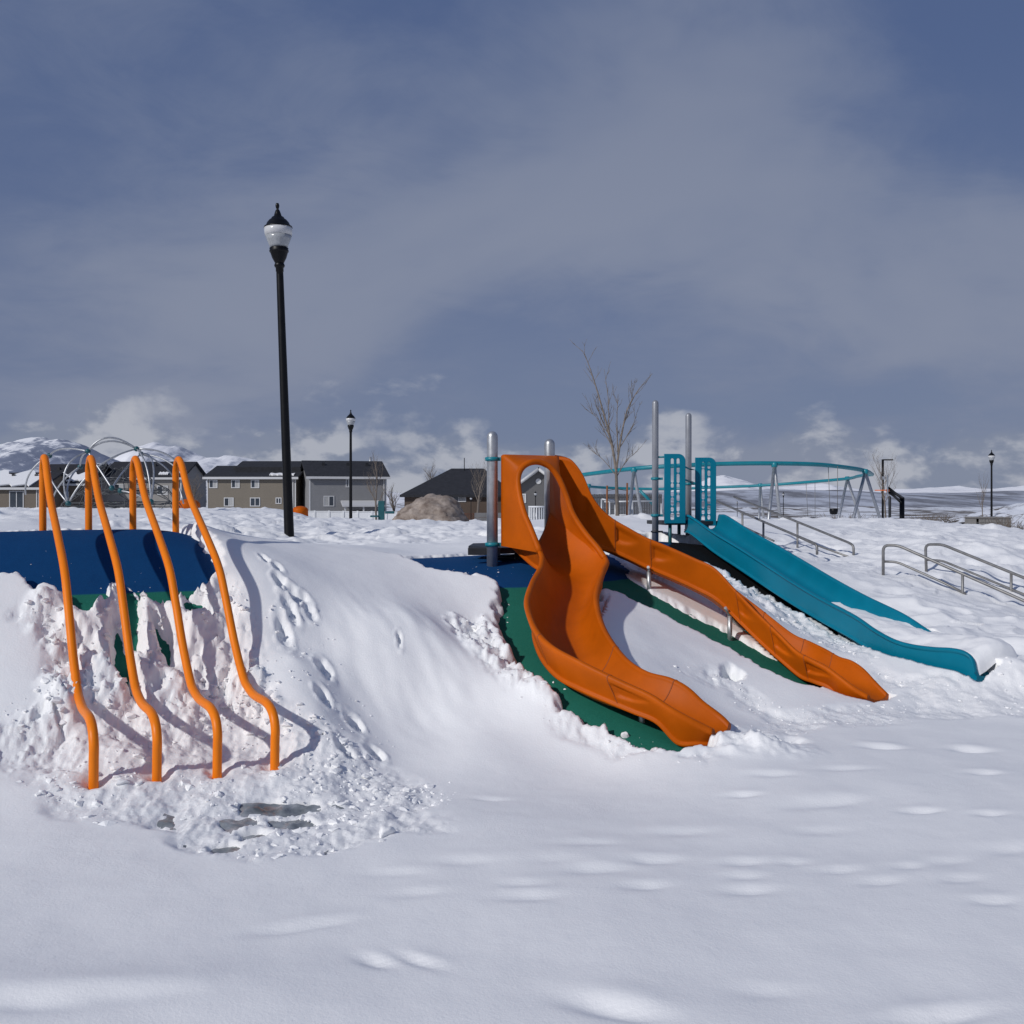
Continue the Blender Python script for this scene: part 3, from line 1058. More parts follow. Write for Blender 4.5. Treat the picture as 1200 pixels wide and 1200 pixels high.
def scrub_material(name, snow=(0.80, 0.82, 0.86), brush=(0.16, 0.14, 0.125), scale=0.02, lo=0.45, hi=0.6, slope=False, stretch=1.0):
    m = bpy.data.materials.new(name)
    m.use_nodes = True
    nt = m.node_tree
    b = nt.nodes['Principled BSDF']
    b.inputs['Roughness'].default_value = 0.8
    b.inputs['Specular IOR Level'].default_value = 0.1
    g = nt.nodes.new('ShaderNodeNewGeometry')
    mp = nt.nodes.new('ShaderNodeMapping')
    mp.inputs['Scale'].default_value = (1, stretch, 1)
    nt.links.new(g.outputs['Position'], mp.inputs['Vector'])
    n = nt.nodes.new('ShaderNodeTexNoise')
    n.inputs['Scale'].default_value = scale
    n.inputs['Detail'].default_value = 9
    n.inputs['Roughness'].default_value = 0.68
    nt.links.new(mp.outputs[0], n.inputs['Vector'])
    v = n.outputs[0]
    if slope:
        sp = nt.nodes.new('ShaderNodeSeparateXYZ')
        nt.links.new(g.outputs['True Normal'], sp.inputs[0])
        a = nt.nodes.new('ShaderNodeMath')
        a.operation = 'MULTIPLY_ADD'
        nt.links.new(sp.outputs[0], a.inputs[0])
        a.inputs[1].default_value = 0.30
        nt.links.new(v, a.inputs[2])
        v = a.outputs[0]
    r = nt.nodes.new('ShaderNodeMapRange')
    r.interpolation_type = 'SMOOTHSTEP'
    r.inputs[1].default_value = lo
    r.inputs[2].default_value = hi
    nt.links.new(v, r.inputs[0])
    mx = nt.nodes.new('ShaderNodeMix')
    mx.data_type = 'RGBA'
    mx.inputs[6].default_value = (*snow, 1)
    mx.inputs[7].default_value = (*brush, 1)
    nt.links.new(r.outputs[0], mx.inputs[0])
    nt.links.new(mx.outputs[2], b.inputs['Base Color'])
    return m


def build_far():
    ys = np.r_[np.linspace(-60, 1, 12), np.geomspace(3, 60, 24), np.geomspace(66, 9000, 90)]
    us = np.linspace(-1, 1, 121)
    Y, U = np.meshgrid(ys, us, indexing='ij')
    X = U * (60 + np.maximum(Y, 0) * 1.1)
    Z = far_land(X, Y) - 0.05
    Z = np.where(Y < 75, np.minimum(Z, 0.05 * np.abs(X) * 0 + np.where(Y < 30, -0.35, Z - 0.45)), Z)
    Z += np.where(Y > 90, 0.006 * Y ** 0.9 * fbm(X / 60, Y / 60, 5, 3), 0)
    me = mesh_np('land', np.stack([X, Y, Z], -1).reshape(-1, 3), grid_quads(*X.shape))
    structure('ground', me, scrub_material('snowy_scrubland', scale=0.035, lo=0.46, hi=0.60, stretch=0.35))

    def ridge(name, sil, Yr, depth, seed, material, rough=0.10, nx=260, ny=70, z0=-45):
        """sil: skyline as photo points; becomes a mountain body with slopes fore and aft"""
        sx = np.array([(p - 600) / F * Yr for p, _ in sil])
        sh = np.array([EYE + (HY - q) / F * Yr for _, q in sil])
        xs = np.linspace(sx[0] * 1.12, sx[-1] * 1.12 if sx[-1] > 0 else sx[-1] * 0.88, nx)
        xs = np.linspace(sx[0], sx[-1], nx)
        t = np.linspace(-1, 1, ny)
        T, Xg = np.meshgrid(t, xs, indexing='ij')
        Yg = Yr + T * depth + depth * .12 * fbm(Xg / depth * 1.2, T * 0.5, seed + 9, 2)
        H = np.interp(Xg, sx, sh) - z0
        fall = (1 - np.abs(T) ** 1.15)
        rid = 1 - np.abs(fbm(Xg / depth * 2.2 + T * .7, T * 1.6 + seed, seed, 6, 0.55))
        Z = z0 + H * fall * (1 + rough * (rid - 0.85) * (0.3 + 1.4 * (1 - fall))) + H * rough * .25 * fbm(Xg / depth * 7, T * 5, seed + 3, 4) * fall
        me = mesh_np(name, np.stack([Xg, Yg, Z], -1).reshape(-1, 3), grid_quads(ny, nx))
        return structure(name, me, material)

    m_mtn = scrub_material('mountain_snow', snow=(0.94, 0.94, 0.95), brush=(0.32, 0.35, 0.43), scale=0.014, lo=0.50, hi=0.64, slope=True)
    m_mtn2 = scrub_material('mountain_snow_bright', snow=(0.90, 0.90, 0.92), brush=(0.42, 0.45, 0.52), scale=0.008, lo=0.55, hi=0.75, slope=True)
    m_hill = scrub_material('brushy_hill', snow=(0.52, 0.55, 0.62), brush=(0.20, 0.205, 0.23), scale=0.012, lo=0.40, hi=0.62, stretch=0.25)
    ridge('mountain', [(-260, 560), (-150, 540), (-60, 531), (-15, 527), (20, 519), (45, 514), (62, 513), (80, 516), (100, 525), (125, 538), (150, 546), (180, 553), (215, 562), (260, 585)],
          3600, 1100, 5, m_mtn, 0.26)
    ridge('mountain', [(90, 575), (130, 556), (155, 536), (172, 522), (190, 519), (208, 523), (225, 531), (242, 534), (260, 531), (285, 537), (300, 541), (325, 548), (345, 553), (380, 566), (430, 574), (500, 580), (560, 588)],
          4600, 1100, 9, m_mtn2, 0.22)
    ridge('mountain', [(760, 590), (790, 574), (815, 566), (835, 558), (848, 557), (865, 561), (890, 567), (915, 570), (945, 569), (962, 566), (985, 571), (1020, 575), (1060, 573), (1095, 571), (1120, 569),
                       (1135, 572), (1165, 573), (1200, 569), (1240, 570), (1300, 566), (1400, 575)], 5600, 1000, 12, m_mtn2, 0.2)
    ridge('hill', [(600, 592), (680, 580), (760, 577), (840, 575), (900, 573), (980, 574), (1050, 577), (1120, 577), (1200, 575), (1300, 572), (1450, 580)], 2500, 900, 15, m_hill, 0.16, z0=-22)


build_far()

# ------------------------------------------------------------------ object materials
M_ORANGE = mat('orange_plastic', (0.51, 0.098, 0.001), rough=0.5, var=0.13, vscale=3.0, bump=0.06, bscale=160, spec=0.14)
M_ORANGE_GAP = mat('orange_joint', (0.33, 0.07, 0.006), rough=0.6)
M_POLE_ORANGE = mat('orange_powder_coat', (0.88, 0.215, 0.002), rough=0.42, var=0.05, vscale=5, spec=0.3, bump=0.04, bscale=220)
M_TEAL = mat('teal_plastic', (0.0, 0.17, 0.26), rough=0.42, var=0.08, vscale=2.5, bump=0.05, bscale=140, spec=0.22)
M_TEAL_PC = mat('teal_powder_coat', (0.006, 0.20, 0.25), rough=0.4, var=0.08, vscale=6)
M_TEAL_DK = mat('dark_teal_paint', (0.008, 0.085, 0.10), rough=0.45, var=0.1, vscale=6)
M_STEEL = mat('galvanised_steel', (0.48, 0.49, 0.50), rough=0.42, metal=0.75, var=0.14, vscale=14, bump=0.04, bscale=90)
M_GREYPOST = mat('grey_coated_post', (0.30, 0.31, 0.335), rough=0.42, metal=0.35, var=0.08, vscale=9, bump=0.03)
M_RAIL = mat('handrail_steel', (0.24, 0.235, 0.23), rough=0.5, metal=0.6, var=0.2, vscale=12)
M_BLACK = mat('black_paint', (0.004, 0.004, 0.005), rough=0.4, var=0.2, vscale=10, spec=0.25)
M_DARK = mat('dark_deck_steel', (0.018, 0.019, 0.022), rough=0.5, var=0.2, vscale=12)
M_GLOBE = mat('frosted_globe', (0.62, 0.62, 0.62), rough=0.22, var=0.06, vscale=20, spec=0.6)
M_GLOBE2 = mat('prismatic_globe', (0.36, 0.375, 0.39), rough=0.2, var=0.1, vscale=20, spec=0.7)
M_ROCK = mat('boulder_rock', (0.13, 0.095, 0.075), rough=0.85, color2=(0.40, 0.34, 0.295), vscale=4.5, bump=1.0, bscale=14)
M_BARK = mat('bare_bark', (0.15, 0.125, 0.105), rough=0.85, var=0.25, vscale=20)
M_TWIG = mat('twigs', (0.20, 0.165, 0.135), rough=0.9, var=0.3, vscale=10)
M_ROPE = mat('grey_rope', (0.10, 0.105, 0.11), rough=0.8, var=0.2, vscale=30)
M_WHITE = mat('white_vinyl', (0.74, 0.75, 0.76), rough=0.5, var=0.04, vscale=3)
M_ROOF = mat('dark_shingles', (0.020, 0.021, 0.026), rough=0.85, var=0.35, vscale=3.0, bump=0.3, bscale=12)
M_GLASS = mat('window_glass', (0.035, 0.045, 0.06), rough=0.08, spec=0.8, var=0.3, vscale=0.7)
M_BLIND = mat('window_blind', (0.42, 0.42, 0.41), rough=0.6, var=0.1)
M_TRIM = mat('white_trim', (0.60, 0.60, 0.60), rough=0.6, var=0.04)
M_DECKWOOD = mat('red_brown_deck_wood', (0.10, 0.045, 0.03), rough=0.8, var=0.25, vscale=4)
M_STONE = mat('concrete_block', (0.20, 0.19, 0.18), rough=0.9, var=0.2, vscale=3, bump=0.3, bscale=10)

# ------------------------------------------------------------------ climbing poles


def build_climbing_poles():
    s = [-0.127, -0.135, -0.115, -0.032, 0.08, 0.20, 0.42, 0.845, 1.204, 1.41, 1.606, 1.808, 1.93, 2.07, 2.30, 2.42, 2.47, 2.465, 2.455]
    h = [1.20, 1.70, 1.83, 1.888, 1.84, 1.73, 1.56, 1.336, 1.13, 0.909, 0.673, 0.486, 0.435, 0.413, 0.412, 0.375, 0.30, 0.20, -0.06]
    names = ('orange climbing pole farthest left, with smooth snow beside its foot', 'second orange climbing pole from the left, over the green rubber gaps',
             'third orange climbing pole from the left, between blue rubber and clods', 'orange climbing pole farthest right, its bent shadow on the smooth snow')
    for k in range(4):
        pts = []
        for a, b in zip(s, h):
            x, y = ks(k, a)
            pts.append(Vector((x, y, b)))
        pts = catmull(pts, 7)
        base = Vector(ks(k, -0.127) + (1.2,))
        t = thing('climbing_pole', names[k], 'climbing pole', base, 'bent orange climbing poles')
        i = next(j for j, p in enumerate(pts) if p.z > 1.88)
        part('upright', MB().tube(pts[:i + 1], 0.0255, 16), M_POLE_ORANGE, t)
        part('bent_rail', MB().tube(pts[i:], 0.0255, 16), M_POLE_ORANGE, t)


build_climbing_poles()

# ------------------------------------------------------------------ slides


def sweep_chute(Ls, Rs, drop, skirt, per, inset=0.055, rim=0.022, nexp=3.2, pockets=(), foot=None, flat=0.0, rim_from=0.0):
    """U-section chute between two rim lines. Returns MB and station frames."""
    L_ = catmull(Ls, per)
    R_ = catmull(Rs, per)
    dr = catnum(drop, per)
    sk = catnum(skirt, per)
    n = len(L_)
    arc = [0]
    for i in range(1, n):
        arc.append(arc[-1] + ((L_[i] + R_[i]) / 2 - (L_[i - 1] + R_[i - 1]) / 2).length)
    pocket_arcs = []
    for st in pockets:
        i = int(st * per)
        pocket_arcs.append(arc[min(i, n - 1)])
    mb = MB()
    rim0 = rim
    vs, sec_n = [], None
    for i in range(n):
        l, r, d, s = L_[i], R_[i], dr[i], sk[i]
        ax = r - l
        w = ax.length
        rim = rim0 * (min(1.0, 0.12 + 0.88 * max(0.0, i / per - rim_from) / 0.6) if rim_from else 1.0)
        rr, ins = rim / w, inset / w
        sec = []
        NO = 14
        fl = 0.018 / w
        depth_full = max(s, 0.03)
        # left outer wall with bottom flange
        sec.append((ins - fl, -depth_full))
        sec.append((ins - fl, -depth_full + min(.018, depth_full * .2)))
        for j in range(NO):
            q = j / (NO - 1)
            v = -depth_full + min(.024, depth_full * .25) + (depth_full - min(.024, depth_full * .25) - 0.012) * q
            u = ins * (1 - q) ** 1.3 + (-rr * 0.75) * q ** 2 if not flat else flat / w
            for pa in pocket_arcs:
                ds = arc[i] - pa
                if 0.012 < ds < 0.26:
                    lim = 0.93 - 0.0 * ds
                    lo_q = 0.34 + 0.45 * (ds / 0.26) ** 2
                    if lo_q < q < lim:
                        e = min(1, (q - lo_q) / 0.10) * min(1, (lim - q) / 0.05)
                        u += (0.034 / w) * e * (1 - ds / 0.26) ** 0.8
            sec.append((u, v))
        for a in (165, 135, 105, 75, 45, 15):
            a_ = math.radians(a)
            sec.append((rr * math.cos(a_), rim * math.sin(a_)))
        NI = 22
        for j in range(NI):
            q = j / (NI - 1)
            x = 0.5 - 0.5 * math.cos(math.pi * q) * (0.55 + 0.45 * abs(math.cos(math.pi * q)))
            v = -d * (1 - abs(2 * x - 1) ** (nexp if not rim_from else 2.0 + (nexp - 2.0) * min(1, max(0, (i / per - 1) / 3))))
            sec.append((rr * 0.98 + x * (1 - 2 * rr * 0.98), v - 0.004 * (1 - abs(2 * x - 1))))
        for a in (165, 135, 105, 75, 45, 15):
            a_ = math.radians(a)
            sec.append((1 + rr * math.cos(a_), rim * math.sin(a_)))
        for j in range(NO - 1, -1, -1):
            q = j / (NO - 1)
            v = -depth_full + min(.024, depth_full * .25) + (depth_full - min(.024, depth_full * .25) - 0.012) * q
            sec.append((1 - ins * (1 - q) ** 1.3 + rr * 0.75 * q ** 2 if not flat else 1 - flat / w, v))
        sec.append((1 - ins + fl, -depth_full + min(.018, depth_full * .2)))
        sec.append((1 - ins + fl, -depth_full))
        bul = max(0.0, d + 0.03 - depth_full) + 0.02
        for q in (0.12, 0.3, 0.5, 0.7, 0.88):
            x = 1 - q
            sec.append((ins + x * (1 - 2 * ins), -depth_full - bul * (1 - (2 * x - 1) ** 2)))
        sec_n = len(sec)
        for (u, v) in sec:
            vs.append(l + ax * u + Vector((0, 0, v)))
    fs = []
    for i in range(n - 1):
        for j in range(sec_n):
            j2 = (j + 1) % sec_n
            fs.append((i * sec_n + j, (i + 1) * sec_n + j, (i + 1) * sec_n + j2, i * sec_n + j2))
    mb.add(vs, fs, True)
    mb.f += [tuple(range(sec_n)), tuple((n - 1) * sec_n + j for j in reversed(range(sec_n)))]
    mb.s += [False, False]
    return mb, L_, R_, dr, sk, vs, sec_n


def joint_strip(vs, sec_n, i, j0, j1, thick=0.0025, wide=0.5):
    """thin strip over the section at station i, from section index j0 to j1, slightly proud"""
    mb = MB()
    a = [vs[i * sec_n + j] for j in range(j0, j1)]
    b = [vs[(i + 1) * sec_n + j] for j in range(j0, j1)]
    out = []
    for k in range(len(a)):
        t = (b[k] - a[k]).normalized()
        e = (a[min(k + 1, len(a) - 1)] - a[max(k - 1, 0)])
        nrm = t.cross(e).normalized()
        out.append((a[k], nrm, t))
    v2, f2 = [], []
    hw = 0.0035
    for (p, nrm, t) in out:
        v2 += [p - t * hw + nrm * thick, p + t * hw + nrm * thick, p + t * hw - nrm * thick, p - t * hw - nrm * thick]
    for k in range(len(out) - 1):
        for q in range(4):
            q2 = (q + 1) % 4
            f2.append((k * 4 + q, k * 4 + q2, (k + 1) * 4 + q2, (k + 1) * 4 + q))
    mb.add(v2, f2, True)
    return mb


def support(t, top, bottom_z, r=0.02):
    mb = MB().tube([Vector((top.x, top.y, bottom_z)), Vector((top.x, top.y, top.z))], r, 10)
    return part('support_leg', mb, M_STEEL, t)


def build_orange_slides():
    Ls, Rs, drop, skirt = NEAR_L, NEAR_R, NEAR_DROP, NEAR_SKIRT
    t = thing('orange_slide', 'nearer curved orange slide with an open hood above green rubber', 'slide', Vector((Ls[-1].x, Ls[-1].y, 0)), 'orange curved slides')
    mb, L_, R_, dr, sk, vs, sn = sweep_chute(Ls, Rs, drop, skirt, 12, rim=0.027, pockets=(10.35,), rim_from=1.5)
    chute = part('chute', mb, M_ORANGE, t)
    for st in (7.3, 10.35):
        i = int(st * 12)
        sub('joint', joint_strip(vs, sn, i, 2, sn - 7), M_ORANGE_GAP, chute)
    # hood: a sheet lofted from the square deck frame to the round front ring and back to the inner opening
    ring = [(633, 648, 8.42), (621, 618, 8.5), (613.5, 600, 8.55), (608, 577, 8.62), (607, 560, 8.68), (611, 549, 8.72), (620, 542.5, 8.76), (632, 541.5, 8.82), (645, 547.5, 8.86),
            (655, 561, 8.88), (663, 580, 8.87), (671, 602, 8.84), (685, 624, 8.78), (700, 642, 8.71), (709, 655, 8.64)]
    ring = catmull([P(*a) for a in ring], 5)
    e0, e1 = Vector((-0.095, 8.86, 0)), Vector((0.40, 9.20, 0))
    zb, zt = 1.172, 1.965

    def on_frame(q, inset):
        """walk left-bottom, up, across, down; q 0..1"""
        h, w = zt - zb, (e1 - e0).length
        tot = 2 * h + w
        d = q * tot
        i0, i1 = inset / w, 1 - inset / w
        if d < h:
            u, v = i0, zb + d + (inset if False else 0)
        elif d < h + w:
            u, v = i0 + (i1 - i0) * (d - h) / w, zt - inset
        else:
            u, v = i1, zt - (d - h - w)
        v = min(v, zt - inset)
        p = e0.lerp(e1, u)
        return Vector((p.x, p.y, v))
    vv, ff = [], []
    n = len(ring)
    fwd = Vector((0.57, -0.82, 0))
    layers = 11
    for i, r in enumerate(ring):
        q = i / (n - 1)
        # even out corners of the outer frame: the frame is walked at matching angles
        k0 = on_frame(q, 0.0)
        k1 = on_frame(q, 0.0) + fwd * 0.035
        q_in = on_frame(q, 0.075)
        row = [k0, k1]
        for a in (0.25, 0.5, 0.75, 0.92):
            b = a * a * (3 - 2 * a)
            row.append(k1.lerp(r, b) + fwd * 0.0)
        row.append(r)
        for a in (0.15, 0.45, 0.8):
            row.append(r.lerp(q_in + fwd * 0.01, a))
        row.append(q_in)
        vv += row
    for i in range(n - 1):
        for j in range(layers - 1):
            ff.append((i * layers + j, i * layers + j + 1, (i + 1) * layers + j + 1, (i + 1) * layers + j))
        ff.append((i * layers + layers - 1, i * layers, (i + 1) * layers, (i + 1) * layers + layers - 1))
    hb = MB().add(vv, ff, True)
    hood = part('hood', hb, M_ORANGE, t)
    sub('ring_rim', MB().tube(ring, 0.0265, 14), M_ORANGE, hood)
    for st, q in ((6.2, .6), (10.3, .5), (14.0, .55)):
        i = int(st * 12)
        p = L_[i].lerp(R_[i], q)
        gz = bz(p.x, p.y)
        support(t, Vector((p.x, p.y, p.z - dr[i] - 0.02)), gz - 0.05, 0.022)

    # ---- farther slide
    Ns, Fs, drop, skirt = FAR_L, FAR_R, FAR_DROP, FAR_SKIRT
    t2 = thing('orange_slide', 'farther orange slide running right beneath the teal slide, hidden bed', 'slide', Vector((Ns[-1].x, Ns[-1].y, 0)), 'orange curved slides')
    mb, L2, R2, dr2, sk2, vs2, sn2 = sweep_chute(Ns, Fs, drop, skirt, 9, rim=0.024, pockets=(7.2, 9.3, 13.2, 14.7, 16.6))
    chute2 = part('chute', mb, M_ORANGE, t2)
    for st in (7.2, 9.3, 13.2, 14.7, 16.6):
        sub('joint', joint_strip(vs2, sn2, int(st * 9), 2, sn2 - 7), M_ORANGE_GAP, chute2)
    # roof of its hood
    roof_rows = []
    for i in range(0, 3 * 9 + 1, 3):
        a, b = L2[i], R2[i]
        row = []
        for q in np.linspace(0, 1, 9):
            row.append(a.lerp(b, q) + Vector((0, 0, 0.018 + 0.03 * (1 - (2 * q - 1) ** 2))))
        roof_rows.append(row)
    rb = MB()
    V_, F_ = [], []
    for row in roof_rows:
        V_ += row
    o = len(V_)
    V_ += [p + Vector((0, 0, -0.03)) for p in V_]
    nr = len(roof_rows)
    for i in range(nr - 1):
        for j in range(8):
            F_.append((i * 9 + j, (i + 1) * 9 + j, (i + 1) * 9 + j + 1, i * 9 + j + 1))
            F_.append((o + i * 9 + j, o + i * 9 + j + 1, o + (i + 1) * 9 + j + 1, o + (i + 1) * 9 + j))
    for j in range(8):
        F_.append(((nr - 1) * 9 + j, o + (nr - 1) * 9 + j, o + (nr - 1) * 9 + j + 1, (nr - 1) * 9 + j + 1))
    rb.add(V_, F_, True)
    part('hood_roof', rb, M_ORANGE, t2)
    for st in (9.2, 12.6):
        i = int(st * 9)
        a, b = L2[i], R2[i]
        mid = a.lerp(b, 0.16)
        gz = bz(mid.x, mid.y)
        support(t2, Vector((mid.x, mid.y, mid.z - sk2[i] - 0.02)), gz - 0.06, 0.021)
        br = MB()
        prof = []
        for q in np.linspace(-0.02, 0.75, 9):
            p = a.lerp(b, q)
            prof.append(Vector((p.x, p.y, p.z - sk2[i] + 0.015 - 0.055 * (1 - (2 * min(max(q, 0), 1) - 1) ** 2))))
        br.tube(prof, 0.014, 6)
        part('bracket', br, M_STEEL, t2)
    for st in (17.5, 20):
        i = int(st * 9)
        mid = L2[i].lerp(R2[i], 0.5)
        support(t2, Vector((mid.x, mid.y, mid.z - dr2[i] - 0.02)), bz(mid.x, mid.y) - .05, 0.021)


build_orange_slides()


def clamp(mb, x, y, z, r, h=0.035, ear=(1, 0)):
    mb.lathe([(r + .002, z - h / 2), (r + .016, z - h / 2 + .004), (r + .016, z + h / 2 - .004), (r + .002, z + h / 2)], 20, (x, y))
    e = Vector((ear[0], ear[1], 0)).normalized()
    M = Matrix.Translation((x + e.x * (r + .03), y + e.y * (r + .03), z)) @ Matrix.Rotation(math.atan2(e.y, e.x), 4, 'Z')
    mb.box(-.025, .025, -.016, .016, -h / 2 * .9, h / 2 * .9, M)
    return mb


def build_orange_deck():
    zd = 1.15
    t = thing('slide_deck', 'dark slide platform between two domed steel posts on blue rubber', 'platform', Vector((0, 9.4, 0.96)))
    posts = [(-0.171, 8.9, 505, 'left'), (0.34, 9.26, 514, 'right')]
    for (x, y, top, nm) in posts:
        ztop = P(0, top, y).z if top else 1.35
        g = bz(x, y) - 0.1
        p = part('post', MB().tube([(x, y, g), (x, y, ztop - 0.05)], 0.048, 28, dome=True), M_STEEL, t)
        if top:
            cm = MB()
            clamp(cm, x, y, P(0, 538 if nm == 'left' else 545, y).z, 0.048, ear=(1, -0.1))
            sub('clamp', cm, M_TEAL_PC, p)
            cm = MB()
            clamp(cm, x, y, P(0, 638, 8.9).z, 0.048, ear=(1, -0.1))
            sub('clamp', cm, M_TEAL_PC, p)
    poly = [(-0.13, 8.98), (0.32, 9.3), (0.42, 9.88), (0.02, 10.12), (-0.38, 9.9), (-0.40, 9.38)]
    vs = [(x, y, zd - 0.055) for x, y in poly] + [(x, y, zd) for x, y in poly]
    n = len(poly)
    fs = [tuple(reversed(range(n))), tuple(range(n, 2 * n))] + [(i, (i + 1) % n, n + (i + 1) % n, n + i) for i in range(n)]
    part('deck', MB().add(vs, fs), M_DARK, t, 0.006)
    part('deck_beam', MB().box(-0.385, -0.10, 8.93, 8.985, zd - 0.06, zd + 0.005), M_DARK, t, 0.006)
    for x, y in ((0.045, 9.25), (-0.2, 9.75)):
        part('deck_leg', MB().tube([(x, y, bz(x, y) - .1), (x, y, zd - .05)], 0.024, 12), M_DARK, t)


build_orange_deck()


def panel_mesh(w, h, th, holes, corner=0.1):
    """flat plastic panel with through holes and one rounded top corner"""
    cu = bpy.data.curves.new('panel', 'CURVE')
    cu.dimensions = '2D'
    cu.fill_mode = 'BOTH'
    cu.extrude = th / 2
    cu.bevel_depth = 0.004
    cu.bevel_resolution = 1

    def spline(pts):
        sp = cu.splines.new('POLY')
        sp.points.add(len(pts) - 1)
        for q, p in zip(sp.points, pts):
            q.co = (p[0], p[1], 0, 1)
        sp.use_cyclic_u = True
    out = [(0, 0), (w, 0), (w, h - corner)]
    for a in range(0, 91, 15):
        out.append((w - corner + corner * math.cos(math.radians(a)), h - corner + corner * math.sin(math.radians(a))))
    out.append((0, h))
    spline(out)
    for (cx, cy, hw, hh) in holes:
        pts = []
        r = min(hw, hh)
        for a0, sx, sy in ((0, 1, 1), (90, -1, 1), (180, -1, -1), (270, 1, -1)):
            for a in (0, 30, 60, 90):
                aa = math.radians(a0 + a)
                pts.append((cx + sx * (hw - r) + r * math.cos(aa), cy + sy * (hh - r) + r * math.sin(aa)))
        spline(pts)
    o = bpy.data.objects.new('tmp', cu)
    COL.objects.link(o)
    dg = bpy.context.evaluated_depsgraph_get()
    dg.update()
    me = bpy.data.meshes.new_from_object(o.evaluated_get(dg))
    bpy.data.objects.remove(o)
    bpy.data.curves.remove(cu)
    return me


def build_teal():
    Ns, Fs, drop, skirt = TEAL_L, TEAL_R, TEAL_DROP, TEAL_SKIRT
    m = len(Ns)
    t = thing('teal_slide', 'straight teal slide, its lower bed filled and buried with snow', 'slide', Vector((Ns[-1].x, Ns[-1].y, 0.05)))
    mb, L_, R_, dr, sk, vs, sn = sweep_chute(Ns, Fs, drop, skirt, 8, inset=0.012, rim=0.026, nexp=8, flat=0.006)
    part('chute', mb, M_TEAL, t)
    for st in (4.2, 7.5, 11.6):
        i = int(st * 8)
        p = L_[i].lerp(R_[i], 0.5)
        part('support_leg', MB().tube([(p.x, p.y, bz(p.x, p.y) - .06), (p.x, p.y, p.z - dr[i] - 0.02)], 0.022, 10), M_DARK, t)
    # the snow that fills its bed, swelling out over the buried far rim
    rows, NW = [], 26
    i0, i1 = int(4.6 * 8), len(L_) - 1
    for i in range(i0, i1 + 1):
        q = (i - i0) / (i1 - i0)
        l, r = L_[i], R_[i]
        row = []
        for j in range(NW):
            a = j / (NW - 1)
            u = 0.05 + a * (0.89 + 0.36 * float(1 - sstep(np.array(l.y), 8.9, 9.3)))
            p = l.lerp(r, u)
            fill = -dr[i] * (1 - sstep(np.array(q), -0.02, 0.35)) - 0.02
            top = fill + 0.10 * sstep(np.array(q), 0.2, 0.55) * sstep(np.array(u), 0.2, 1.0) + 0.05 * q * math.sin(math.pi * min(u, 1))
            z = p.z + float(top) + 0.018 * float(fbm(np.array(p.x * 5), np.array(p.y * 5), 3, 4))
            if u > 1:
                z = min(z, p.z + 0.09 - (u - 1) * 0.6)
            if a == 0:
                z = p.z - 0.05 - 0.6 * dr[i] * (1 - float(sstep(np.array(q), 0, .25)))
            row.append((p.x, p.y, z))
        rows.append(row)
    V_ = np.array(rows).reshape(-1, 3)
    me = mesh_np('slide_snow', V_, grid_quads(len(rows), NW))
    o = link('slide_snow', me, M_SNOW)
    o['kind'] = 'stuff'
    o['label'] = 'snow filling the lower bed of the teal slide'
    o['category'] = 'snow'

    # deck with two posts and two pierced panels
    d = thing('teal_slide_deck', 'teal slide platform with pierced side panels between tall grey posts', 'platform', Vector((2.2, 13.6, 0.95)))
    p1, p2 = (1.875, 13.4), (2.43, 14.1)
    for (x, y), top in ((p1, 470), (p2, 485)):
        zt = P(0, top, y).z
        po = part('post', MB().tube([(x, y, bz(x, y) - .1), (x, y, zt - .03)], 0.0425, 24, dome=True), M_GREYPOST, d)
        for q in (561, 604) if top == 470 else (567,):
            sub('clamp', clamp(MB(), x, y, P(0, q, y).z, 0.0425, ear=(1, 0)), M_TEAL_PC, po)
        sub('clamp', clamp(MB(), x, y, P(0, 623, p1[1]).z, 0.0425, 0.025, ear=(1, 0)), M_DARK, po)
    zdk = P(0, 611, 13.4).z
    ax = (Vector((2.83, 13.58, 0)) - Vector((2.33, 13.46, 0))).normalized()
    bx = Vector((-ax.y, ax.x, 0))
    M = Matrix.Translation((1.99, 13.42, 0)) @ Matrix.Rotation(math.atan2(ax.y, ax.x), 4, 'Z')
    part('deck', MB().box(0.03, 0.80, 0.02, 0.70, zdk - .05, zdk, M), M_DARK, d, 0.005)
    part('deck_lip', MB().box(0.02, 0.31, -0.012, 0.018, zdk - .035, zdk + .02, M), M_TEAL, d, 0.004)
    holes_a = [(0.11, 0.80, 0.024, 0.042), (0.17, 0.80, 0.024, 0.042), (0.11, 0.64, 0.024, 0.10), (0.17, 0.695, 0.024, 0.036), (0.17, 0.585, 0.024, 0.055), (0.11, 0.49, 0.024, 0.03), (0.17, 0.45, 0.024, 0.06),
               (0.11, 0.395, 0.024, 0.045), (0.17, 0.33, 0.024, 0.042), (0.11, 0.28, 0.024, 0.05), (0.11, 0.18, 0.024, 0.03), (0.17, 0.21, 0.024, 0.055), (0.17, 0.11, 0.024, 0.03), (0.11, 0.085, 0.028, 0.045)]
    holes_a = [(x + (0.008 if x > .14 else -.008), y, a * 1.02, b * 1.2) for x, y, a, b in holes_a]
    pm = panel_mesh(0.27, 0.90, 0.022, holes_a, 0.09)
    for (x0, y0, rot, zoff) in ((1.995, 13.40, 0.0, -.02), (2.44, 13.62, 0.0, -0.06)):
        pn = link('side_panel', pm, M_TEAL, d)
        pn.matrix_parent_inverse = Matrix.Translation(-Vector(d.location))
        pn.matrix_basis = Matrix.Translation((x0, y0, zdk + zoff)) @ Matrix.Rotation(rot, 4, 'Z') @ Matrix.Rotation(math.radians(90), 4, 'X')
    part('panel_arm', MB().tube([(1.9, 13.4, zdk + .84), (2.02, 13.4, zdk + .845), (2.10, 13.4, zdk + .86)], 0.013, 8), M_TEAL_PC, d)
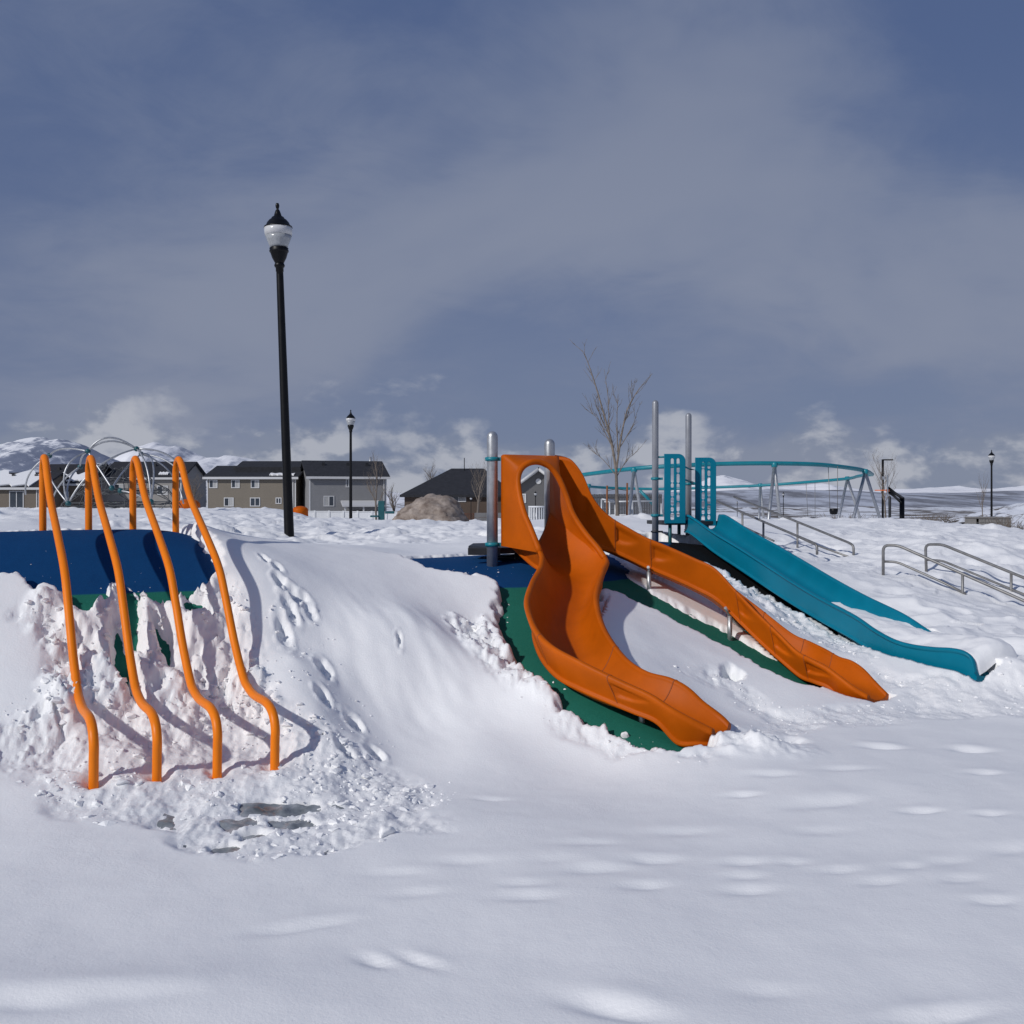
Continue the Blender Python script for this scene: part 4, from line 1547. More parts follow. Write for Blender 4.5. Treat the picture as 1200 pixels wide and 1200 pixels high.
    for z in (0.55, 0.72):
        part('guard_rail', MB().tube([(2.25, 13.42, zdk + z), (2.45, 14.06, zdk + z - .02), (2.5, 13.65, zdk + z - .05)], 0.012, 8), M_TEAL_PC, d)
    for x, y in ((2.08, 13.48), (2.62, 13.75), (2.3, 14.1)):
        part('deck_leg', MB().tube([(x, y, bz(x, y) - .1), (x, y, zdk - .03)], 0.024, 10), M_TEAL_DK, d)


build_teal()

# ------------------------------------------------------------------ lamps


def build_lamps():
    Y0 = 14.5
    k = Y0 / F

    def z(py):
        return (630 - py) * k
    prof_pole = [(0.075, -0.3), (0.075, 0.0), (0.070, 0.03), (0.066, 0.5), (0.050, z(322)), (0.049, z(318.5)), (0.055, z(318)), (0.055, z(313.5)), (0.066, z(313)), (0.075, z(311)), (0.066, z(309)), (0.06, z(308))]
    prof_cup = [(0.055, z(309)), (0.066, z(307.5)), (0.10, z(302)), (0.118, z(297)), (0.124, z(295.5)), (0.134, z(295)), (0.134, z(293)), (0.122, z(292.5)), (0.134, z(291)), (0.12, z(290))]
    prof_low = [(0.118, z(290.5)), (0.135, z(287)), (0.165, z(281)), (0.186, z(276.2))]
    prof_up = [(0.187, z(276.2)), (0.195, z(271)), (0.198, z(266.5))]
    prof_cap = [(0.201, z(267)), (0.196, z(265.5)), (0.17, z(264.2)), (0.155, z(261)), (0.12, z(257.5)), (0.097, z(256.5)), (0.085, z(254.5)), (0.055, z(253)), (0.045, z(250)), (0.03, z(246.5)), (0.014, z(244.7)), (0.022, z(243.5)), (0.028, z(241)),
                (0.024, z(239)), (0.018, z(238)), (0.004, z(237.6))]

    def lamp(loc, lean, label, s=1.0, protos={}):
        if loc.y > 20:                        # stand it on the snow and keep the height of its head
            zg = float(base_z(np.array([loc.x]), np.array([loc.y]))[0]) + T_SNOW - .03
            top_ = loc.z + 4.75 * s
            loc = Vector((loc.x, loc.y, zg))
            s = (top_ - zg) / 4.75
        t = thing('street_lamp', label, 'street lamp', loc, 'black post-top lamps')
        t.rotation_euler = (0, lean, 0)
        t.scale = (s, s, s)
        if not protos:
            protos['pole'] = (MB().lathe(prof_pole, 24).mesh('lamp_pole'), M_BLACK)
            protos['lamp_cup'] = (MB().lathe(prof_cup, 28).mesh('lamp_cup'), M_BLACK)
            protos['lower_globe'] = (MB().lathe(prof_low, 36).mesh('lamp_low'), M_GLOBE2)
            protos['upper_globe'] = (MB().lathe(prof_up, 36).mesh('lamp_up'), M_GLOBE)
            protos['cap'] = (MB().lathe(prof_cap, 28).mesh('lamp_cap'), M_BLACK)
            for me, mm in protos.values():
                me.materials.append(mm)
        for nm, (me, mm) in protos.items():
            o = bpy.data.objects.new(nm, me)
            COL.objects.link(o)
            o.parent = t
        return t
    b = P(339, 630, Y0)
    lamp(b, -math.radians(2.05), 'tall black street lamp standing alone on the snow, largest and nearest')
    p = P(411, 480, 46)
    lamp(Vector((p.x, p.y, p.z - 4.75)), 0, 'black street lamp in front of the grey house with porch')
    p = P(1162, 527, 60)
    lamp(Vector((p.x, p.y, p.z - 4.75)), 0, 'black street lamp rising behind the low block planter at right')
    p = P(552, 581, 60)
    lamp(Vector((p.x, p.y, p.z - 4.75 * .36)), 0, 'short lamp with white globe right of the boulder', 0.36)
    p = P(627.5, 575, 62)
    lamp(Vector((p.x, p.y, p.z - 4.75 * .5)), 0, 'small lamp seen through the hood of the orange slide', 0.5)
    p = P(918, 576, 150)
    lamp(Vector((p.x, p.y, p.z - 4.75)), 0, 'distant black lamp between the silver legs of the swing frame')
    p = P(864, 587, 190)
    lamp(Vector((p.x, p.y, p.z - 4.75)), 0, 'tiny distant lamp left of the swing, over the teal slide')


build_lamps()

# ------------------------------------------------------------------ swing frame


def build_swing():
    top = [(650, 561, 31), (690, 555.5, 29), (745, 549, 27.5), (800, 545.5, 27), (850, 543.5, 27), (905, 543, 27), (960, 544.5, 27.5), (1000, 549, 28.5), (1016, 552.5, 29.5), (1022, 556, 31)]
    low = [(1022, 556, 31), (1006, 558, 33), (992, 561, 35), (940, 565.5, 37), (890, 569, 38), (840, 571, 39), (780, 573, 40), (720, 572, 40), (680, 569, 38), (650, 561, 31)]
    t = thing('swing_frame', 'ring-shaped swing frame with teal beam and silver A-frame legs', 'swing', Vector((6, 32, 0.3)))
    part('beam', MB().tube(catmull([P(*a) for a in top], 6), 0.058, 14), M_TEAL_PC, t, 0)
    part('beam', MB().tube(catmull([P(*a) for a in low], 6), 0.052, 12), M_TEAL_PC, t, 0)

    def leg(px, py, Y, bx, Yb, by=620):
        a = P(px, py, Y)
        b = P(bx, by, Yb)
        d = (b - a)
        g = -0.1
        b2 = a + d * ((a.z - g) / (a.z - b.z)) if b.z > g else b
        part('leg', MB().tube([b2, a], 0.045, 12), M_STEEL, t)
    for px, py, Y, x0, y0, x1, y1 in ((743, 551, 27.5, 735, 26.2, 754, 28.8), (907.5, 545, 27, 899.5, 26.2, 915.5, 27.8), (1014, 553, 29, 997, 28, 1035, 29.6),
                                      (891, 569, 38, 889, 37, 896, 39), (993, 561, 35, 980, 34, 1012, 36), (780, 573, 40, 775, 39, 786, 41), (690, 569.5, 38.5, 686, 37.5, 697, 39.5)):
        leg(px, py, Y, x0, y0)
        leg(px, py, Y, x1, y1)
        c = P(px, py, Y)
        part('bracket', MB().lathe([(0.075, c.z - .06), (0.085, c.z - .03), (0.085, c.z + .05), (0.06, c.z + .08)], 14, (c.x, c.y)), M_TEAL_PC, t)
    # diagonal brace with slide-like teal pole
    part('brace', MB().tube([P(750, 575, 33), P(758, 583, 33), P(766, 592, 33)], 0.05, 10), M_TEAL_PC, t)
    for i, (xa, xb, yt, Y, sx, sy, lab) in enumerate(((970.5, 981.5, 546, 27.7, 977, 597, 'black bucket swing hanging nearest the right end of the ring'),
                                                      (944.5, 955, 565.5, 37, 951, 607, 'black bucket swing hanging from the far beam, left of the other'))):
        s = thing('bucket_swing', lab, 'swing seat', P(sx, sy + 4, Y), 'black bucket swings')
        for xt in (xa, xb):
            ch = MB().tube([P(xt, yt, Y), P(sx + (xt - (xa + xb) / 2) * .8, sy, Y)], 0.009, 5)
            part('chain', ch, M_RAIL, s)
        c = P(sx, sy, Y)
        w = 0.105 if Y < 30 else 0.12
        mb = MB()
        mb.lathe([(w * .55, c.z - .14), (w * .95, c.z - .12), (w * 1.1, c.z - .03), (w * 1.05, c.z + .02), (w * .85, c.z + .02), (w * .8, c.z - .05)], 14, (c.x, c.y))
        part('bucket', mb, M_BLACK, s)


build_swing()

# ------------------------------------------------------------------ houses


def siding(name, c):
    m = mat(name, c, rough=0.75, var=0.05, vscale=0.8)
    nt = m.node_tree
    b = nt.nodes['Principled BSDF']
    g = nt.nodes.new('ShaderNodeNewGeometry')
    w = nt.nodes.new('ShaderNodeTexWave')
    w.wave_type = 'BANDS'
    w.bands_direction = 'Z'
    w.wave_profile = 'SAW'
    w.inputs['Scale'].default_value = 1.6
    nt.links.new(g.outputs['Position'], w.inputs['Vector'])
    bp = nt.nodes.new('ShaderNodeBump')
    bp.inputs['Strength'].default_value = 0.5
    bp.inputs['Distance'].default_value = 0.02
    nt.links.new(w.outputs['Fac'], bp.inputs['Height'])
    nt.links.new(bp.outputs[0], b.inputs['Normal'])
    return m


M_TAN = siding('tan_siding', (0.20, 0.172, 0.135))
M_TAN2 = siding('brown_tan_siding', (0.165, 0.135, 0.105))
M_LGREY = siding('pale_grey_siding', (0.30, 0.285, 0.265))
M_GREY = siding('grey_siding', (0.235, 0.235, 0.24))
M_DGREY = siding('dark_grey_siding', (0.125, 0.122, 0.122))
M_BROWN = siding('brown_brick', (0.10, 0.07, 0.052))


def house(label, x0, x1, Y, ground, eave, ridge, depth, wallmat, windows, rot=0.0, hip=0.0, gable_front=False, roof_snow=(), doors=(), step=None, extras=None):
    """x0,x1 in photo columns at distance Y; eave/ridge as photo rows. Local frame: x along the front, y back, z up."""
    W_ = (x1 - x0) / F * Y
    zg = ground
    ze = EYE + (HY - eave) / F * Y - zg
    zr = EYE + (HY - ridge) / F * (Y + depth / 2) - zg
    org = Vector(((x0 - 600) / F * Y, Y, zg))
    t = thing('house', label, 'house', org)
    t.rotation_euler = (0, 0, rot)

    def put(name, mb, material, parent=t):
        o = bpy.data.objects.new(name, mb.mesh(name))
        COL.objects.link(o)
        o.data.materials.append(material)
        o.parent = parent
        return o
    D = depth
    wall = MB()
    if gable_front:
        wall.add([(0, 0, -1), (W_, 0, -1), (W_, D, -1), (0, D, -1), (0, 0, ze), (W_, 0, ze), (W_, D, ze), (0, D, ze), (W_ / 2, 0, zr), (W_ / 2, D, zr)],
                 [(0, 1, 5, 8, 4), (1, 2, 6, 5), (2, 3, 7, 9, 6), (3, 0, 4, 7), (4, 8, 9, 7), (8, 5, 6, 9)])
    elif hip:
        wall.box(0, W_, 0, D, -1, ze)
    else:
        wall.add([(0, 0, -1), (W_, 0, -1), (W_, D, -1), (0, D, -1), (0, 0, ze), (W_, 0, ze), (W_, D, ze), (0, D, ze), (0, D / 2, zr), (W_, D / 2, zr)],
                 [(0, 1, 5, 4), (1, 2, 6, 9, 5), (2, 3, 7, 6), (3, 0, 4, 8, 7), (4, 5, 9, 8), (8, 9, 6, 7)])
    put('wall', wall, wallmat)
    # roof slabs
    roof = MB()
    o_ = 0.4
    th = 0.22
    if gable_front:
        for s_ in (0, 1):
            sl = (zr - ze) / (W_ / 2)
            xa = -o_ if s_ == 0 else W_ + o_
            za = ze - sl * o_
            vs = [(xa, -o_, za), (W_ / 2, -o_, zr), (W_ / 2, D + o_, zr), (xa, D + o_, za)]
            roof.add(vs + [(a, b, c + th) for a, b, c in vs], [(0, 1, 2, 3), (7, 6, 5, 4), (0, 4, 5, 1), (2, 6, 7, 3), (3, 7, 4, 0), (1, 5, 6, 2)])
    elif hip:
        h_ = hip * W_
        vs = [(-o_, -o_, ze), (W_ + o_, -o_, ze), (W_ + o_, D + o_, ze), (-o_, D + o_, ze), (h_, D / 2, zr), (W_ - h_ * .7, D / 2, zr)]
        roof.add(vs, [(0, 1, 5, 4), (1, 2, 5), (2, 3, 4, 5), (3, 0, 4), (3, 2, 1, 0)])
        roof.box(-o_, W_ + o_, -o_ - .03, -o_ + .05, ze - .2, ze + .02)
    else:
        sl = (zr - ze) / (D / 2)
        for s_ in (0, 1):
            ya = -o_ if s_ == 0 else D + o_
            za = ze - sl * o_
            vs = [(-o_, ya, za), (W_ + o_, ya, za), (W_ + o_, D / 2, zr), (-o_, D / 2, zr)]
            roof.add(vs + [(a, b, c + th) for a, b, c in vs], [(3, 2, 1, 0), (4, 5, 6, 7), (0, 1, 5, 4), (2, 3, 7, 6), (3, 0, 4, 7), (1, 2, 6, 5)])
        if step:
            a, b, up = step
            vs = [(a, D * .22, ze + .2), (b, D * .22, ze + .2), (b, D / 2, zr + up), (a, D / 2, zr + up), (b, D * .9, ze + .2), (a, D * .9, ze + .2)]
            k = sl
            vs = [(a, D / 2 - (up + .3) / k * 0 - D * .3, zr - k * D * .3 + up), (b, D / 2 - D * .3, zr - k * D * .3 + up), (b, D / 2, zr + up), (a, D / 2, zr + up), (b, D / 2 + D * .3, zr - k * D * .3 + up), (a, D / 2 + D * .3, zr - k * D * .3 + up)]
            lo = [(x, y, z - up - .3) for x, y, z in vs]
            roof.add([*vs, *lo], [(0, 1, 2, 3), (3, 2, 4, 5), (0, 6, 7, 1), (0, 3, 9, 6), (3, 5, 11, 9), (1, 7, 8, 2), (2, 8, 10, 4)])
    rf = put('roof', roof, M_ROOF)
    if not gable_front and not hip:
        sl = (zr - ze) / (D / 2)
        put('fascia', MB().box(-o_ - .01, W_ + o_ + .01, -o_ - .06, -o_ - .005, ze - sl * o_ - .05, ze - sl * o_ + .20), M_TRIM)
        for xx in (0.0, W_):
            put('corner_trim', MB().box(xx - .07, xx + .07, -.03, .05, -1, ze - .1), M_TRIM)
    if gable_front:
        for s_ in (0, 1):
            sl = (zr - ze) / (W_ / 2)
            a = Vector((-o_ if s_ == 0 else W_ + o_, -o_ - .04, ze - sl * o_ + .08))
            b = Vector((W_ / 2, -o_ - .04, zr + .08))
            put('fascia', MB().tube([a, b], 0.12, 4), M_TRIM)
        put('gable_vent', MB().add([(W_ / 2 + .2 * math.cos(q), -.05, zr - .8 + .2 * math.sin(q)) for q in np.linspace(0, 2 * math.pi, 16, endpoint=False)], [tuple(reversed(range(16)))]), M_TRIM)
    for (a, b, c, d, kind) in windows:          # photo rectangle on the front face
        xa, xb = (a - x0) / F * Y, (b - x0) / F * Y
        za, zb_ = EYE + (HY - d) / F * Y - zg, EYE + (HY - c) / F * Y - zg
        fr = 0.09
        w = put('window' if kind != 'door' else 'patio_door', MB().box(xa - fr, xb + fr, -.06, -.005, za - fr, za).box(xa - fr, xb + fr, -.06, -.005, zb_, zb_ + fr)
                .box(xa - fr, xa, -.06, -.005, za, zb_).box(xb, xb + fr, -.06, -.005, za, zb_).box((xa + xb) / 2 - .04, (xa + xb) / 2 + .04, -.055, -.005, za, zb_), M_TRIM)
        xm = (xa + xb) / 2
        put('pane', MB().box(xa, xm - .04, -.03, -.004, za, zb_), M_BLIND if kind in ('blind',) else M_GLASS, w)
        put('pane', MB().box(xm + .04, xb, -.03, -.004, za, zb_), M_BLIND if kind == 'half' else M_GLASS, w)
    for (a, b, q0, q1) in roof_snow:            # patch of snow on the front roof slope: fractions along x, slope
        sl = (zr - ze) / (D / 2)
        pts = []
        n = 14
        up, dn = [], []
        for i in range(n + 1):
            x = (a + (b - a) * i / n) * W_
            j0 = q0 + 0.10 * math.sin(i * 2.1) * (q1 - q0)
            j1 = q1 + 0.22 * math.sin(i * 1.3 + 1) * (q1 - q0)
            for lst, j in ((dn, j0), (up, j1)):
                y = j * D / 2
                lst.append((x, y, ze + sl * y + th))
        V_ = dn + up + [(x, y, z + .13) for x, y, z in dn] + [(x, y, z + .13) for x, y, z in up]
        m_ = n + 1
        fs = []
        for i in range(n):
            fs += [(2 * m_ + i, 2 * m_ + i + 1, 3 * m_ + i + 1, 3 * m_ + i), (i, i + 1, 2 * m_ + i + 1, 2 * m_ + i), (m_ + i + 1, m_ + i, 3 * m_ + i, 3 * m_ + i + 1)]
        fs += [(0, 2 * m_, 3 * m_, m_), (n, m_ + n, 3 * m_ + n, 2 * m_ + n)]
        put('roof_snow', MB().add(V_, fs), M_SNOW, rf)
    if not hip and not gable_front:
        sl = (zr - ze) / (D / 2)
        for q in (0.22, 0.55, 0.81):
            y = D * .34
            put('roof_vent', MB().box(W_ * q - .15, W_ * q + .15, y - .15, y + .15, ze + sl * y + .1, ze + sl * y + .5), M_DARK, rf)
        put('downspout', MB().box(W_ - .28, W_ - .18, -.12, -.04, -1, ze - .15), M_TRIM)
        put('foundation', MB().box(-.02, W_ + .02, -.05, .1, -1, .35), M_STONE)
    if extras:
        extras(put, W_, ze, zr, zg)
    return t


def build_houses():
    house('tan house at the far left with a snow-covered roof', -60, 46, 112, -1.4, 572, 556, 10, M_TAN2, [(12, 27, 576, 595, 'door'), (-40, -25, 577, 588, 'half')], roof_snow=((0.02, .9, .02, .95),))
    house('brown house with dark roof and one snow patch, behind the left poles', 40, 102, 118, -1.5, 567, 546, 10, M_TAN2, [(70, 80, 577, 588, 'half')], roof_snow=((.38, .98, .05, .42),))
    house('pale grey house with long black roof behind the climbing dome', 119, 212, 122, -1.6, 560, 543, 10, M_LGREY, [(135, 145, 568, 577, 'half'), (185, 196, 570, 579, 'half')], roof_snow=((.70, .82, .08, .2),))
    house('two-storey tan house left of the tall street lamp', 243, 346, 112, -1.5, 560, 548, 10, M_TAN,
          [(246, 254, 563, 571, 'half'), (272, 280, 563, 571, 'half'), (295, 303, 563, 571, 'half'), (263.5, 273, 584, 592.5, 'half'), (294, 304, 584, 592.5, 'door'), (324, 329, 584, 589.5, 'dark')],
          roof_snow=((.70, .98, .03, .16),), step=((270 - 243) / F * 112, (348 - 243) / F * 112, 0.75))
    house('small dark house peeking out between the tan and grey houses', 341, 360, 135, -2, 579, 568, 8, M_TAN2, [(346, 352, 583, 590, 'dark')])

    def porch(put, W_, ze, zr, zg):
        x0, x1 = W_ * .40, W_ * .90
        r = put('porch_roof', MB().add([(x0, -.02, 2.95), (x1, -.02, 2.95), (x1 + .2, -3, 2.45), (x0 - .2, -3, 2.45), (x0, -.02, 3.1), (x1, -.02, 3.1), (x1 + .2, -3, 2.6), (x0 - .2, -3, 2.6)],
                                       [(0, 1, 2, 3), (7, 6, 5, 4), (3, 2, 6, 7), (0, 3, 7, 4), (1, 5, 6, 2)]), M_TRIM)
        for q in (0.03, .5, .97):
            put('post', MB().box(x0 + (x1 - x0) * q - .08, x0 + (x1 - x0) * q + .08, -2.8, -2.64, -.5, 2.5), M_TRIM, r)
        dk = put('deck', MB().box(x0 - .3, x1 + .3, -3, -.03, -.5, 0.0), M_DECKWOOD)
        n = 30
        for i in range(n):
            x = x0 - .3 + (x1 - x0 + .6) * i / (n - 1)
            put('baluster', MB().box(x - .04, x + .04, -2.98, -2.92, 0.0, .85), M_DECKWOOD, dk)
        put('handrail', MB().box(x0 - .3, x1 + .3, -3.02, -2.88, .85, .95), M_DECKWOOD, dk)
        put('patio_door', MB().box(W_ * .56, W_ * .72, -.05, -.01, 0, 2.05), M_GLASS)
        put('chimney_pipe', MB().tube([(W_ * .89, 5, zr - 1), (W_ * .89, 5, zr + .7)], .12, 8), M_STEEL)
    house('two-storey grey house with white porch roof and red deck', 363, 453, 108, -1.9, 559, 542, 9.5, M_GREY,
          [(406, 410, 562, 570, 'half'), (380, 390.5, 582, 592.5, 'blind')], rot=math.radians(17), extras=porch)

    def brown_deck(put, W_, ze, zr, zg):
        dk = put('deck', MB().box(W_ * .45, W_ * 1.0, -2.5, -.03, 0.2, .45), M_DECKWOOD)
        n = 34
        for i in range(n):
            x = W_ * .45 + W_ * .55 * i / (n - 1)
            put('baluster', MB().box(x - .04, x + .04, -2.5, -2.44, .45, 1.35), M_DECKWOOD, dk)
        put('handrail', MB().box(W_ * .45, W_, -2.53, -2.4, 1.35, 1.45), M_DECKWOOD, dk)
        put('antenna', MB().tube([(W_ * .53, 5.5, zr - .2), (W_ * .53, 5.5, zr + 1.0)], .04, 5), M_BLACK)
    house('brown house with black hipped roof behind the boulder', 474, 600, 92, -1.3, 580, 549, 12, M_BROWN,
          [(497, 504, 580.5, 586, 'blind'), (519, 526, 580.5, 586, 'half'), (530, 545, 580.5, 587, 'half')], hip=0.40, extras=brown_deck)
    house('dark grey gabled house seen through the orange hood', 600, 662, 74, -1.0, 574, 553, 10, M_DGREY, [(608, 615, 580, 588, 'half')], gable_front=True)


build_houses()

# ------------------------------------------------------------------ bare trees and brush


def branch_tree(mb_trunk, mb_twigs, base, height, spread, rnd, lean=(0, 0), r0=0.05, levels=4, up=0.75, first=0.25, dense=1.0):
    def grow(p, d, L_, r, lev):
        n = 5
        pts, rs = [p], [r]
        q = p.copy()
        dd = d.copy()
        for i in range(n):
            dd = (dd + Vector((rnd.uniform(-1, 1), rnd.uniform(-1, 1), rnd.uniform(-.3, .5))) * 0.10 + Vector((0, 0, .03))).normalized()
            q = q + dd * (L_ / n)
            pts.append(q.copy())
            rs.append(max(r * (1 - 0.75 * (i + 1) / n), 0.0022 * height / 4))
        (mb_trunk if lev == 0 else mb_twigs).tube(pts, rs, 8 if lev == 0 else (5 if lev == 1 else 3), cap=False)
        if lev >= levels:
            return
        kids = max(2, int((9, 6, 5, 3)[min(lev, 3)] * dense))
        for k in range(kids):
            f = first + (1 - first) * (k + rnd.random()) / kids if lev == 0 else 0.2 + 0.8 * (k + rnd.random()) / kids
            i = min(int(f * n), n - 1)
            a = pts[i].lerp(pts[i + 1], f * n - i)
            az = rnd.uniform(0, 2 * math.pi)
            side = Vector((math.cos(az), math.sin(az), 0))
            nd = (dd * 0.2 + Vector((0, 0, up)) + side * spread * rnd.uniform(.6, 1.2)).normalized()
            grow(a, nd, L_ * rnd.uniform(.38, .62) * (1.1 - 0.45 * f if lev == 0 else 1), rs[i] * 0.55, lev + 1)
    grow(Vector(base), Vector((lean[0], lean[1], 1)).normalized(), height, r0, 0)


def tree(label, px, py_base, py_top, Y, spread, seed, r0, levels=4, lean=(0, 0), name='bare_tree', first=.25, up=.75, group=None, dense=1.0):
    b = P(px, py_base, Y)
    h = (py_base - py_top) / F * Y * .82
    t = thing(name, label, 'tree', b, group)
    a, c = MB(), MB()
    branch_tree(a, c, (b.x, b.y, b.z - .3), h + .3, spread, random.Random(seed), lean, r0, levels, up, first, dense)
    part('trunk', a, M_BARK, t)
    part('crown', c, M_TWIG, t)
    return t


def build_trees():
    rnd = random.Random(31)
    t = thing('bare_tree', 'tall bare young tree behind the orange slide, reaching into the sky', 'tree', P(724, 614, 24))
    a, c = MB(), MB()
    limbs = [([(724, 622), (723, 585), (722, 552)], .052, .034), ([(722, 552), (717, 520), (709, 490), (698, 452), (689, 425), (682, 410)], .032, .004), ([(722, 552), (727, 518), (734, 484), (744, 463), (760, 442)], .028, .004),
             ([(720, 540), (714, 505), (713, 470), (708, 432)], .02, .003), ([(724, 530), (723, 495), (724, 462)], .018, .003), ([(718, 525), (708, 505), (700, 490), (684, 478)], .014, .003), ([(726, 525), (738, 505), (746, 488)], .014, .003),
             ([(722, 560), (734, 540), (748, 528)], .012, .003), ([(721, 556), (708, 540), (694, 528)], .012, .003), ([(716, 515), (704, 488), (694, 462)], .013, .003), ([(730, 500), (738, 478), (742, 455)], .012, .003)]
    for i, (pl, ra, rb) in enumerate(limbs):
        dy = rnd.uniform(-.25, .25) if i > 2 else 0
        pts = [P(x, y, 24 + dy * j / (len(pl) - 1)) for j, (x, y) in enumerate(pl)]
        pts = catmull(pts, 6)
        n = len(pts)
        (a if i == 0 else c).tube(pts, [ra + (rb - ra) * j / (n - 1) for j in range(n)], 7 if i < 3 else 5, cap=False)
        if i == 0:
            continue
        for k in range(5 + n // 3):
            j = rnd.randrange(2, n - 1)
            d = (pts[j + 1] - pts[j]).normalized()
            side = Vector((rnd.uniform(-1, 1), rnd.uniform(-1, 1), rnd.uniform(-.1, .3)))
            q = pts[j]
            path, dd = [q], (d * .75 + side * .6).normalized()
            L_ = rnd.uniform(.18, .55)
            for m_ in range(4):
                dd = (dd + Vector((rnd.uniform(-.2, .2), rnd.uniform(-.2, .2), .10))).normalized()
                q = q + dd * L_ / 4
                path.append(q)
            c.tube(path, [.0065, .0055, .0045, .0035, .0028], 3, cap=False)
            for w in range(2):
                q2 = path[rnd.randrange(1, 4)]
                d2 = (dd + Vector((rnd.uniform(-.8, .8), rnd.uniform(-.8, .8), .2))).normalized()
                c.tube([q2, q2 + d2 * rnd.uniform(.07, .2)], [.004, .0025], 3, cap=False)
    part('trunk', a, M_BARK, t)
    part('crown', c, M_TWIG, t)
    tree('bare sapling beside the grey house porch', 441, 606, 540, 60, 0.5, 8, 0.07, 3)
    tree('bare tree in front of the black hipped roof, near the steel post', 560, 606, 546, 55, .5, 9, .08, 3)
    tree('small bare tree behind the basketball hoop', 1038, 612, 540, 46, .6, 12, .05, 3, first=.4)
    tree('thin bare sapling left of the right-hand street lamp', 1152, 606, 558, 70, .4, 14, .04, 2)
    tree('leafless bush filling the gap left of the tan house', 226, 600, 560, 95, .8, 15, .12, 4, first=.05)
    tree('leafless tree rising behind the hipped roof', 508, 600, 546, 130, .8, 16, .2, 3)
    tree('bare hedge tree right of the grey house', 462, 604, 568, 100, .8, 18, .12, 3, first=.05)
    # support stakes of the young tree
    for px, t0, lab in ((711, 566, 'orange-brown tree stake left of the bare trunk'), (734.5, 563, 'orange-brown tree stake right of the bare trunk')):
        b = P(px, 616, 24.2)
        st = thing('tree_stake', lab, 'stake', b, 'tree stakes')
        part('stake', MB().tube([b - Vector((0, 0, .3)), P(px + .5, t0 + 3, 24.2)], 0.022, 8), mat('stake_wood', (0.23, 0.09, 0.035), rough=0.85, var=0.2), st)
        part('tie', MB().tube([P(px + .4, 575, 24.2), P(722.5, 573, 24.05)], .006, 5), M_BLACK, st)


build_trees()


def build_brush():
    """sage and weed stems on the slope beyond the right-hand crest"""
    rnd = random.Random(4)
    n = 0
    spots = []
    for i in range(24):
        px = rnd.uniform(930, 1230)
        Y = rnd.uniform(45, 110)
        spots.append((px, Y))
    protos = []
    for k in range(4):
        mb = MB()
        for j in range(46):
            a = rnd.uniform(0, 2 * math.pi)
            lean = rnd.uniform(.05, .8)
            h = rnd.uniform(.35, .95)
            p0 = Vector((rnd.uniform(-.25, .25), rnd.uniform(-.25, .25), -.05))
            p1 = p0 + Vector((math.cos(a) * lean * .5, math.sin(a) * lean * .5, h * .6))
            p2 = p1 + Vector((math.cos(a + .6) * lean * .4, math.sin(a + .6) * lean * .4, h * .4))
            mb.tube([p0, p1, p2], [.014, .010, .005], 3, cap=False)
        me = mb.mesh('brush')
        me.materials.append(M_TWIG)
        protos.append(me)
    for i, (px, Y) in enumerate(spots):
        x = (px - 600) / F * Y
        z = float(base_z(np.array([x]), np.array([Y]))[0]) + T_SNOW
        o = bpy.data.objects.new('brush_clump', protos[i % 4])
        COL.objects.link(o)
        o.location = (x, Y, z)
        s_ = rnd.uniform(.6, 1.2)
        o.scale = (s_ * 1.4, s_ * 1.2, s_ * .9)
        o.rotation_euler = (0, 0, rnd.uniform(0, 6))
        tag(o, 'dry brown brush clump on the far snow, between the swing and right edge', 'shrub', 'brush clumps beyond the snowy crest')


build_brush()

# ------------------------------------------------------------------ handrails


